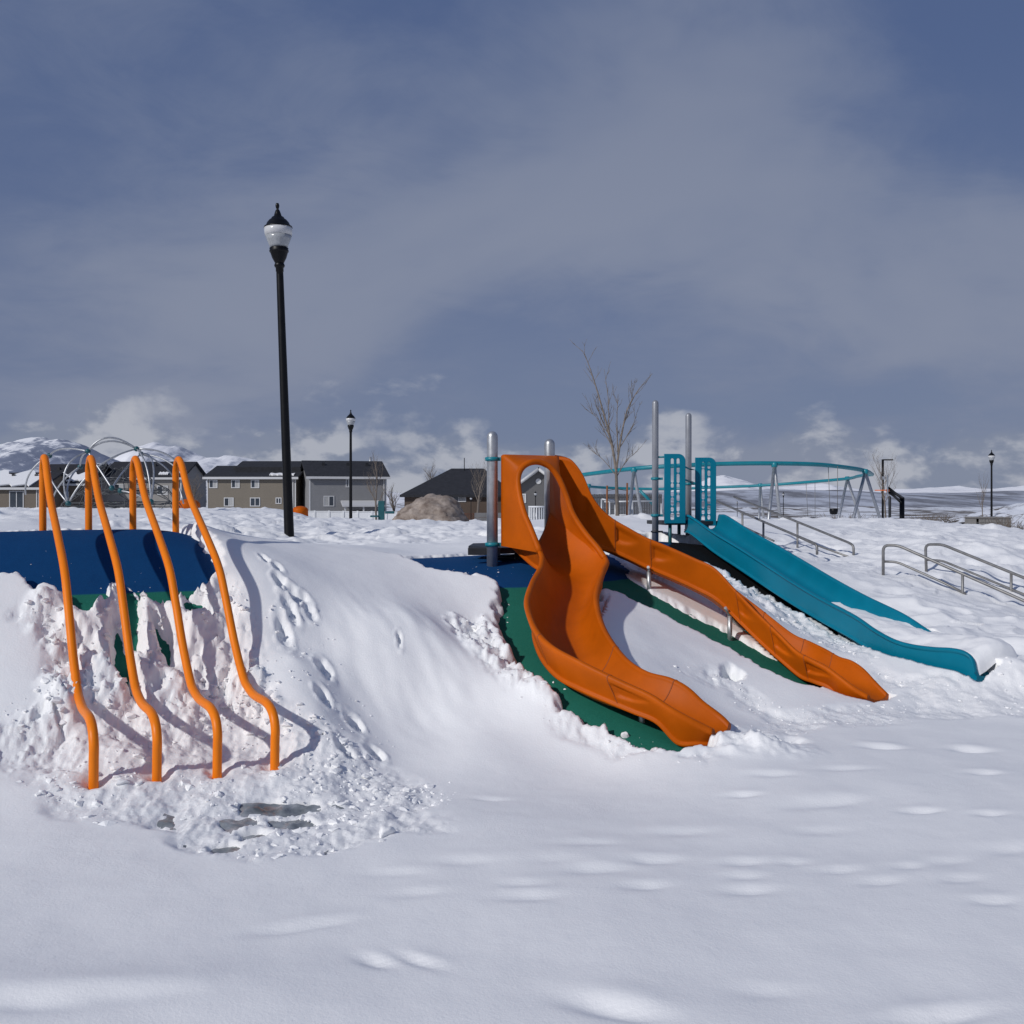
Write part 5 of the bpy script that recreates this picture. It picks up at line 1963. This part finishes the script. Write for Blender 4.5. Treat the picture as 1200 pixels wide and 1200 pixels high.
def build_handrails():
    def rail(label, pts, Y0, Y1, mids, posts, xs):
        def Yof(px):
            return Y0 + (Y1 - Y0) * (px - xs[0]) / (xs[1] - xs[0])
        b = P(pts[0][0], pts[0][1], Yof(pts[0][0]))
        t = thing('handrail', label, 'handrail', b, 'steel stair handrails')

        def path(q):
            v = [P(x, y, Yof(x)) for x, y in q]
            out = [v[0]]
            for i in range(1, len(v) - 1):
                a, c = v[i - 1], v[i + 1]
                r = 0.07
                p = v[i] + (a - v[i]).normalized() * min(r, (a - v[i]).length * .45)
                s_ = v[i] + (c - v[i]).normalized() * min(r, (c - v[i]).length * .45)
                for k in range(5):
                    u = k / 4
                    out.append(p * (1 - u) ** 2 + v[i] * 2 * u * (1 - u) + s_ * u * u)
            out.append(v[-1])
            return out
        part('top_rail', MB().tube(path(pts), 0.0175, 10), M_RAIL, t)
        for m in mids:
            part('mid_rail', MB().tube(path(m), 0.0145, 8), M_RAIL, t)
        for (x, y0, y1) in posts:
            a, c = P(x, y0, Yof(x)), P(x, y1, Yof(x))
            part('post', MB().tube([c - Vector((0, 0, .25)), a], 0.0165, 8), M_RAIL, t)
    rail('near handrail of the lower stair, its upper end bent down', [(1035, 676), (1035, 639), (1052, 639), (1128, 672.5), (1185, 697.5), (1260, 731)], 12.3, 11.2,
         [[(1035.5, 658), (1051, 658.5), (1104, 682), (1132, 696)]], [(1128, 672.5, 692)], (1035, 1200))
    rail('far handrail of the lower stair, reaching the right edge', [(1086, 684), (1084.5, 638), (1104, 638), (1185, 671), (1260, 702)], 13.0, 11.9,
         [[(1085, 656), (1104, 657), (1185, 690.5), (1260, 721)]], [(1185, 671, 708)], (1085, 1200))
    rail('near handrail of the upper stair beside the teal slide', [(835, 585), (895, 611.5), (953, 636), (957.5, 639), (957.5, 650)], 16.2, 14.0,
         [[(862, 613), (907, 634)]], [(894.6, 611.5, 634), (870, 600.5, 620)], (835, 957))
    rail('far handrail of the upper stair below the crest', [(860, 582), (934.5, 611.6), (996, 636.5), (1000.5, 640), (1000, 660)], 17.0, 14.4,
         [[(920, 622), (954, 638), (1000, 654.5)]], [(934.5, 611.6, 645)], (860, 1000))


build_handrails()

# ------------------------------------------------------------------ far playground pieces


def build_dome():
    Y = 33.0
    nodes = [(58, 534, 33), (103, 529, 32), (160, 526, 32.5), (94, 547, 34.5), (165.5, 532, 34.5), (131, 572, 31.5), (141, 575, 31.6), (80, 590, 31.5), (177, 588, 31.5), (222, 575, 33), (30, 580, 33), (215, 590, 35), (60, 592, 35)]
    N_ = [P(*a) for a in nodes]
    t = thing('climbing_dome', 'rope climbing dome of silver arches with teal ball joints', 'climber', P(130, 602, 33))
    arcs = [(10, 0, .25), (0, 1, .22), (1, 2, .42), (2, 9, .5), (1, 7, .45), (2, 8, .35), (3, 7, .2), (1, 3, .1), (2, 4, .1), (4, 9, .35), (4, 11, .5), (3, 12, .3), (0, 12, .4), (7, 2, .35), (1, 5, .0), (5, 4, .1), (1, 2, .30), (8, 4, .5), (0, 7, .3), (6, 8, .2)]
    for a, b, h in arcs:
        p, q = N_[a], N_[b]
        pts = []
        out = ((p + q) / 2 - Vector((N_[5].x, 33, 1.6)))
        out.z = abs(out.z) + .4
        out.normalize()
        for i in range(13):
            u = i / 12
            pts.append(p.lerp(q, u) + out * h * 4 * u * (1 - u))
        part('arch', MB().tube(pts, 0.028, 7), M_STEEL, t)
    for p in N_[:9]:
        m = MB()
        prof = [(0.085 * math.sin(a), p.z - .085 * math.cos(a)) for a in np.linspace(0.05, math.pi - .05, 9)]
        m.lathe(prof, 12, (p.x, p.y))
        part('ball_joint', m, M_TEAL_DK, t)
    # the net: ropes slung between random points of two rings
    rnd = random.Random(3)
    rope = MB()
    ctr = Vector((P(140, 0, 33).x, 33.2, 0))
    rings = []
    for z, r in ((0.95, 1.9), (1.35, 1.7), (1.75, 1.35), (2.1, .95), (2.6, .5)):
        rings.append([ctr + Vector((r * math.cos(a) * 1.1, r * math.sin(a) * .8, z + rnd.uniform(-.12, .12))) for a in np.linspace(0, 2 * math.pi, 15, endpoint=False)])
    for i, rg in enumerate(rings):
        for k in range(15):
            rope.tube([rg[k], (rg[k] + rg[(k + 1) % 15]) / 2 - Vector((0, 0, .08)), rg[(k + 1) % 15]], .011, 4, cap=False)
            if i < 4:
                rope.tube([rg[k], rings[i + 1][k]], .011, 4, cap=False)
                if (k + i) % 2:
                    rope.tube([rg[k], rings[i + 1][(k + 1) % 15]], .011, 4, cap=False)
                rope.tube([rg[k], rings[i][(k + 6) % 15]], .011, 4, cap=False)
    part('rope_net', rope, M_ROPE, t)


build_dome()


def build_park_bits():
    # boulder
    bm = bmesh.new()
    bmesh.ops.create_icosphere(bm, subdivisions=5, radius=1)
    c = P(506, 613, 28)
    for v in bm.verts:
        p = v.co
        d = 1.0
        rx, ry = np.array([p.x * 1.1 + 3]), np.array([p.y * 1.1 + p.z * 1.3])
        d += 0.16 * float(fbm(rx, ry, 6, 3)[0]) + 0.05 * float(fbm(rx * 4, ry * 4 + p.z * 3, 7, 3)[0])
        d += 0.035 * float(fbm(rx * 11, ry * 11 + p.z * 9, 17, 3)[0])
        f = 0.06 * (round((p.x * 2.3 + p.z * 1.7) * 1.2) / 1.2 - (p.x * 2.3 + p.z * 1.7))
        d += f * .5
        sx = 1.0 - (0.10 if p.x > 0 else 0)
        v.co = Vector((p.x * d * .97 * sx, p.y * d * .75, p.z * d * (0.72 - .14 * p.x * (1 if p.x > 0 else -.6))))
    me = bpy.data.meshes.new('boulder')
    bm.to_mesh(me)
    bm.free()
    me.polygons.foreach_set('use_smooth', np.full(len(me.polygons), True))
    o = link('boulder', me, M_ROCK)
    o.location = (c.x, c.y, c.z - .05)
    o.scale = (1.16, 1.1, 1.12)
    tag(o, 'large pinkish-brown boulder half sunk in the snow', 'boulder')

    # white vinyl fence: posts and panels
    t = thing('vinyl_fence', 'low white vinyl fence in front of the grey house', 'fence', P(350, 606, 85))
    xs = np.linspace(352, 486, 9)
    for i, x in enumerate(xs):
        part('post', MB().box(P(x, 0, 85).x - .08, P(x, 0, 85).x + .08, 84.95, 85.1, P(0, 622, 85).z, P(0, 598 + i * .15, 85).z), M_WHITE, t)
        if i < len(xs) - 1:
            x2 = xs[i + 1]
            a, b = P(x, 0, 85).x + .09, P(x2, 0, 85).x - .09
            zt = P(0, 599 + i * .15, 85).z
            pn = part('panel', MB().box(a, b, 85.0, 85.04, P(0, 622, 85).z, zt - .06), M_WHITE, t)
            sub('top_rail', MB().box(a, b, 84.97, 85.07, zt - .05, zt + .03), M_WHITE, pn)
    # grey board fences
    def boards(label, x0, x1, y0, y1, Y, n, material, horizontal=False):
        t = thing('board_fence', label, 'fence', P((x0 + x1) / 2, y1, Y))
        a, b = P(x0, 0, Y).x, P(x1, 0, Y).x
        zt, zb_ = P(0, y0, Y).z, P(0, y1, Y).z - .4
        if horizontal:
            for i in range(n):
                za, zc = zb_ + (zt - zb_) * i / n, zb_ + (zt - zb_) * (i + 1) / n
                part('board', MB().box(a, b, Y, Y + .04, za + .015, zc), material, t)
        else:
            w = (b - a) / n
            for i in range(n):
                part('board', MB().box(a + w * i, a + w * i + w * .86, Y, Y + .035, zb_, zt - .01 * (i % 3)), material, t)
            part('back_rail', MB().box(a, b, Y + .04, Y + .09, zt - .25, zt - .15), material, t)
    m_gf = mat('weathered_grey_boards', (0.15, 0.148, 0.15), rough=.85, var=.2, vscale=2)
    boards('low grey plank wall between boulder and steel post', 556, 592, 601, 613.5, 50, 4, m_gf, True)
    boards('long dark slatted fence behind the bare tree', 690, 776, 579, 600, 62, 44, mat('dark_slats', (0.07, 0.072, 0.078), rough=.8, var=.2))
    # litter bin with vertical slats
    Y = 33
    c = P(630, 617, Y)
    t = thing('litter_bin', 'round slatted metal litter bin seen through the orange hood', 'litter bin', c)
    h = (617 - 594) / F * Y
    r = 10.5 / F * Y
    part('liner', MB().lathe([(r * .86, c.z - .1), (r * .86, c.z + h * .93)], 20, (c.x, c.y)), M_STEEL, t)
    for k in range(22):
        a = 2 * math.pi * k / 22
        x, y = c.x + r * math.cos(a), c.y + r * math.sin(a)
        part('slat', MB().box(-.006, .006, -.017, .017, c.z - .1, c.z + h, Matrix.Translation((x, y, 0)) @ Matrix.Rotation(a, 4, 'Z')), M_WHITE, t)
    part('top_ring', MB().lathe([(r * .9, c.z + h - .02), (r * 1.04, c.z + h - .02), (r * 1.04, c.z + h + .03), (r * .9, c.z + h + .03)], 24, (c.x, c.y)), M_WHITE, t)
    # white metal barrier behind the tree
    Y = 30
    t = thing('metal_barrier', 'pale metal pipe railing at the foot of the bare tree', 'railing', P(740, 612, Y))
    m_w = mat('pale_metal', (0.55, 0.56, 0.57), rough=.45, metal=.3)
    for y in (588, 604):
        part('rail', MB().tube([P(708, y, Y), P(772, y - 1, Y)], .025, 8), m_w, t)
    part('cap', MB().tube([P(705, 585, Y), P(716, 586, Y), P(720, 586.5, Y)], .03, 8), m_w, t)
    for x, y0 in ((705, 585), (714.5, 587), (721, 588), (741, 588), (768, 586), (775, 590)):
        part('post', MB().tube([P(x, 622, Y), P(x, y0, Y)], .024, 8), m_w, t)
    # dark teal spring panel left of the boulder
    Y = 44
    t = thing('play_panel', 'small dark teal play panel on a post near the white fence', 'play panel', P(446, 609, Y))
    part('panel', MB().box(P(443, 0, Y).x, P(450.5, 0, Y).x, Y, Y + .12, P(0, 618, Y).z, P(0, 587, Y).z), M_TEAL_DK, t, .02)
    part('arm', MB().box(P(451, 0, Y).x, P(462, 0, Y).x, Y + .02, Y + .1, P(0, 602, Y).z, P(0, 599, Y).z), M_TEAL_DK, t, .01)
    part('seat', MB().box(P(434, 0, Y).x, P(443, 0, Y).x, Y - .1, Y + .25, P(0, 606, Y).z, P(0, 604, Y).z), M_TEAL_DK, t, .01)
    # low orange domes
    for px, py, w, h, Y, lab in ((221, 591, 13, 5, 50, 'low orange dome half hidden behind the right-hand climbing pole'), (352, 597.5, 9, 3.5, 60, 'low orange dome right of the tall lamp, before the houses')):
        c = P(px, py, Y)
        rw, rh = w / F * Y, h / F * Y * 1.3
        mb = MB().lathe([(rw * 1.02, c.z - .4), (rw, c.z)] + [(rw * math.cos(a), c.z + rh * math.sin(a)) for a in np.linspace(.15, 1.5, 8)], 20, (c.x, c.y))
        o = link('orange_dome', mb.mesh('orange_dome'), M_ORANGE)
        tag(o, lab, 'play dome', 'low orange domes')
    # basketball hoop
    Y = 40
    t = thing('basketball_hoop', 'black basketball hoop with orange rim behind the snowy crest', 'basketball hoop', P(1057, 613, Y))
    part('pole', MB().tube([P(1057, 630, Y), P(1057, 583, Y)], .095, 12), M_BLACK, t)
    part('arm', MB().tube([P(1058, 584, Y), P(1048, 577.5, Y - .6), P(1041, 572, Y - 1.1)], .06, 8), M_BLACK, t)
    part('arm', MB().tube([P(1057, 590, Y), P(1048, 581.5, Y - .6), P(1042, 577, Y - 1.1)], .05, 8), M_BLACK, t)
    bx = P(1040, 574, Y - 1.2)
    part('backboard', MB().box(-.025, .025, -.5, .5, -.25, .55, Matrix.Translation(bx) @ Matrix.Rotation(math.radians(-19.8), 4, 'Z')), mat('clear_board', (0.2, 0.22, 0.25), rough=.15), t)
    ring = [(bx.x - .3 + .23 * math.cos(a), bx.y - .2 + .23 * math.sin(a), bx.z - .02) for a in np.linspace(0, 2 * math.pi, 20)]
    part('rim', MB().tube(ring, .02, 6).box(bx.x - .09, bx.x - .04, bx.y - .3, bx.y - .1, bx.z - .08, bx.z + .02), mat('rim_orange', (.75, .16, .02), rough=.5), t)
    # light pole with arm
    Y = 52
    t = thing('light_pole', 'thin dark light pole with a flat arm beside the small tree', 'light pole', P(1034.5, 613, Y))
    part('pole', MB().tube([P(1034.5, 630, Y), P(1034.5, 538.5, Y)], .06, 8), M_BLACK, t)
    part('lamp_head', MB().box(P(1034, 0, Y).x, P(1046, 0, Y).x, Y - .1, Y + .1, P(0, 539.6, Y).z, P(0, 538.2, Y).z), M_BLACK, t)
    part('floodlight', MB().box(P(1031.5, 0, Y).x, P(1036.5, 0, Y).x, Y - .2, Y + .1, P(0, 562, Y).z, P(0, 558.5, Y).z), M_STEEL, t)
    t = thing('bollard', 'short dark post just left of the basketball pole', 'post', P(1042.7, 613, 42))
    part('shaft', MB().tube([P(1042.7, 630, 42), P(1042.7, 583, 42)], .06, 8, dome=True), M_DARK, t)
    # block planter
    Y = 54
    x0, x1 = P(1147, 0, Y).x, P(1185, 0, Y).x
    zt, zb_ = P(0, 606.5, Y).z, P(0, 621, Y).z
    t = thing('block_planter', 'low square planter of brown-grey concrete blocks at right', 'planter', Vector(((x0 + x1) / 2, Y, zb_)))
    rows, cols = 3, 5
    for r in range(rows):
        for k in range(cols):
            w = (x1 - x0) / cols
            h = (zt - .06 - zb_) / rows
            off = 0.006 * ((r * 7 + k * 3) % 4)
            part('block', MB().box(x0 + k * w + .01, x0 + (k + 1) * w - .01, Y - off, Y + .3, zb_ + r * h + .008, zb_ + (r + 1) * h - .008), M_STONE, t)
    part('core', MB().box(x0 + .01, x1 - .01, Y + .02, Y + 1.7, zb_, zt - .05), M_STONE, t)
    part('capstone', MB().box(x0 - .04, x1 + .04, Y - .06, Y + 1.75, zt - .05, zt + .02), M_STONE, t, .01)
    # snow berm with a brown rim behind the planter
    xs = np.linspace(P(1085, 0, 75).x, P(1330, 0, 75).x, 80)
    ys = np.linspace(66, 95, 40)
    Xb, Yb = np.meshgrid(xs, ys)
    Hb = np.interp((Xb / Yb * F + 600), [1085, 1110, 1150, 1180, 1210, 1330], [0, .5, 1.15, 1.6, 1.9, 2.4]) * np.sin(np.clip((Yb - 66) / 29, 0, 1) * math.pi) ** .8
    Zb = far_land(Xb, Yb) + Hb + .15 * fbm(Xb * .6, Yb * .6, 3, 4) - .05
    me = mesh_np('berm', np.stack([Xb, Yb, Zb], -1).reshape(-1, 3), grid_quads(*Xb.shape))
    structure('snow_berm', me, scrub_material('berm_snow', scale=0.6, lo=.50, hi=.60, brush=(.10, .08, .065)))


build_park_bits()


def surf_z(x, y):
    j = int(np.clip(np.searchsorted(SY[:, 0], y), 1, SY.shape[0] - 1))
    u = x / (SY[j, 0] + 1.6)
    i = int(round((u + 0.62) / 1.28 * 899))
    return float(SZ[j, min(max(i, 0), 899)])


# ------------------------------------------------------------------ loose snow


def clod_mesh(rnd, sub_=1):
    """broken crust: an irregular, flat-sided block"""
    bm = bmesh.new()
    ax = Vector((rnd.uniform(.7, 1.25), rnd.uniform(.6, 1.1), rnd.uniform(.4, .8)))
    for i in range(9 + 4 * sub_):
        d = Vector((rnd.gauss(0, 1), rnd.gauss(0, 1), rnd.gauss(0, 1))).normalized() * rnd.uniform(.75, 1.1)
        bm.verts.new((d.x * ax.x, d.y * ax.y, d.z * ax.z))
    r = bmesh.ops.convex_hull(bm, input=bm.verts)
    bmesh.ops.delete(bm, geom=[v for v in bm.verts if not v.link_faces], context='VERTS')
    bmesh.ops.triangulate(bm, faces=bm.faces)
    if sub_ > 2:
        bmesh.ops.subdivide_edges(bm, edges=bm.edges, cuts=3, use_grid_fill=True)
        bmesh.ops.smooth_vert(bm, verts=bm.verts, factor=.5, use_axis_x=True, use_axis_y=True, use_axis_z=True)
        bmesh.ops.triangulate(bm, faces=bm.faces)
    bm.verts.index_update()
    V_ = np.array([v.co[:] for v in bm.verts])
    F_ = np.array([[v.index for v in f.verts] for f in bm.faces])
    bm.free()
    return V_, F_


def build_clods():
    rnd = random.Random(21)
    protos = [clod_mesh(rnd, 1) for _ in range(10)] + [clod_mesh(rnd, 2) for _ in range(8)]
    AV, AF, off = [], [], 0

    def drop(x, y, s_, sink=.62):
        nonlocal off
        V_, F_ = protos[rnd.randrange(10, 18) if s_ > .022 else rnd.randrange(10)]
        a = rnd.uniform(0, 6.28)
        c_, n_ = math.cos(a), math.sin(a)
        Q = np.stack([V_[:, 0] * c_ - V_[:, 1] * n_, V_[:, 0] * n_ + V_[:, 1] * c_, V_[:, 2]], 1) * s_
        z = max(surf_z(x, y), bz(x, y))
        AV.append(Q + np.array([x, y, z + s_ * (.5 - sink)]))
        AF.append(F_ + off)
        off += len(V_)
    fields = [(ROUGH[0][0], 1100, .006, .042), (ROUGH[1][0], 380, .006, .028), (ROUGH[2][0], 260, .006, .026), (ROUGH[3][0], 150, .008, .03), (ROUGH[4][0], 90, .006, .02),
              ([(270, 690), (300, 690), (370, 730), (420, 820), (470, 900), (440, 910), (380, 860), (330, 790)], 70, .006, .018),
              ([(450, 930), (530, 930), (535, 960), (480, 985)], 45, .006, .018),
              ([(590, 690), (625, 800), (700, 850), (800, 884), (780, 870), (700, 838), (640, 790)], 60, .003, .02),
              ([(20, 640), (40, 690), (100, 715), (180, 690), (240, 660), (200, 640)], 14, .003, .010), ([(480, 662), (570, 668), (640, 672), (600, 655)], 25, .003, .012)]
    for poly, n, lo, hi in fields:
        A = poly_xy(poly)
        mn, mx = A.min(0), A.max(0)
        k = 0
        pts = RNG.uniform(mn, mx, (n * 4, 2))
        inside = poly_sd([('w', *p) for p in A], pts[:, 0], pts[:, 1]) > -0.03
        dens = fbm(pts[:, 0] * 1.7, pts[:, 1] * 1.7, 88, 2) + RNG.uniform(-.5, .5, len(pts)) > 0
        for (x, y) in pts[inside & dens][:n]:
            if surf_z(x, y) < bz(x, y) + .01 and hi > .021:
                continue
            s_ = lo + (hi - lo) * rnd.random() ** 4
            drop(x, y, s_)
    V_ = np.concatenate(AV)
    F_ = np.concatenate(AF)
    me = mesh_np('clods', V_, F_, smooth=False)
    a = me.attributes.new('broken', 'FLOAT', 'POINT')
    a.data.foreach_set('value', np.full(len(V_), .5, np.float32))
    structure('snow_clods', me, M_SNOW, 'stuff')
    # the few lumps that lie by themselves on the green rubber
    for i, (px, py, s_, lab) in enumerate(((612, 789, .042, 'flat snow lump on green rubber, highest of the loose ones'), (732, 862, .034, 'rounded snow lump on green rubber under the slide'),
                                           (741, 881, .026, 'smallest snow lump beside the green rubber edge'), (768, 882, .05, 'largest snow lump at the toe of the green rubber'),
                                           (452, 997, .055, 'lone snow lump on the flat snow right of the churned patch'))):
        x, y = ground_at(px, py, .02)
        Vv, Ff = clod_mesh(rnd, 3)
        d = 1 + .22 * fbm(Vv[:, 0] * 1.6 + i * 3, Vv[:, 1] * 1.6 + Vv[:, 2], 4, 3)
        me = mesh_np('snow_lump', Vv * d[:, None] * s_, Ff)
        o = link('snow_lump', me, M_SNOW)
        o.location = (x, y, max(surf_z(x, y), bz(x, y)) + s_ * .35)
        tag(o, lab, 'snow lump', 'loose snow lumps')


build_clods()
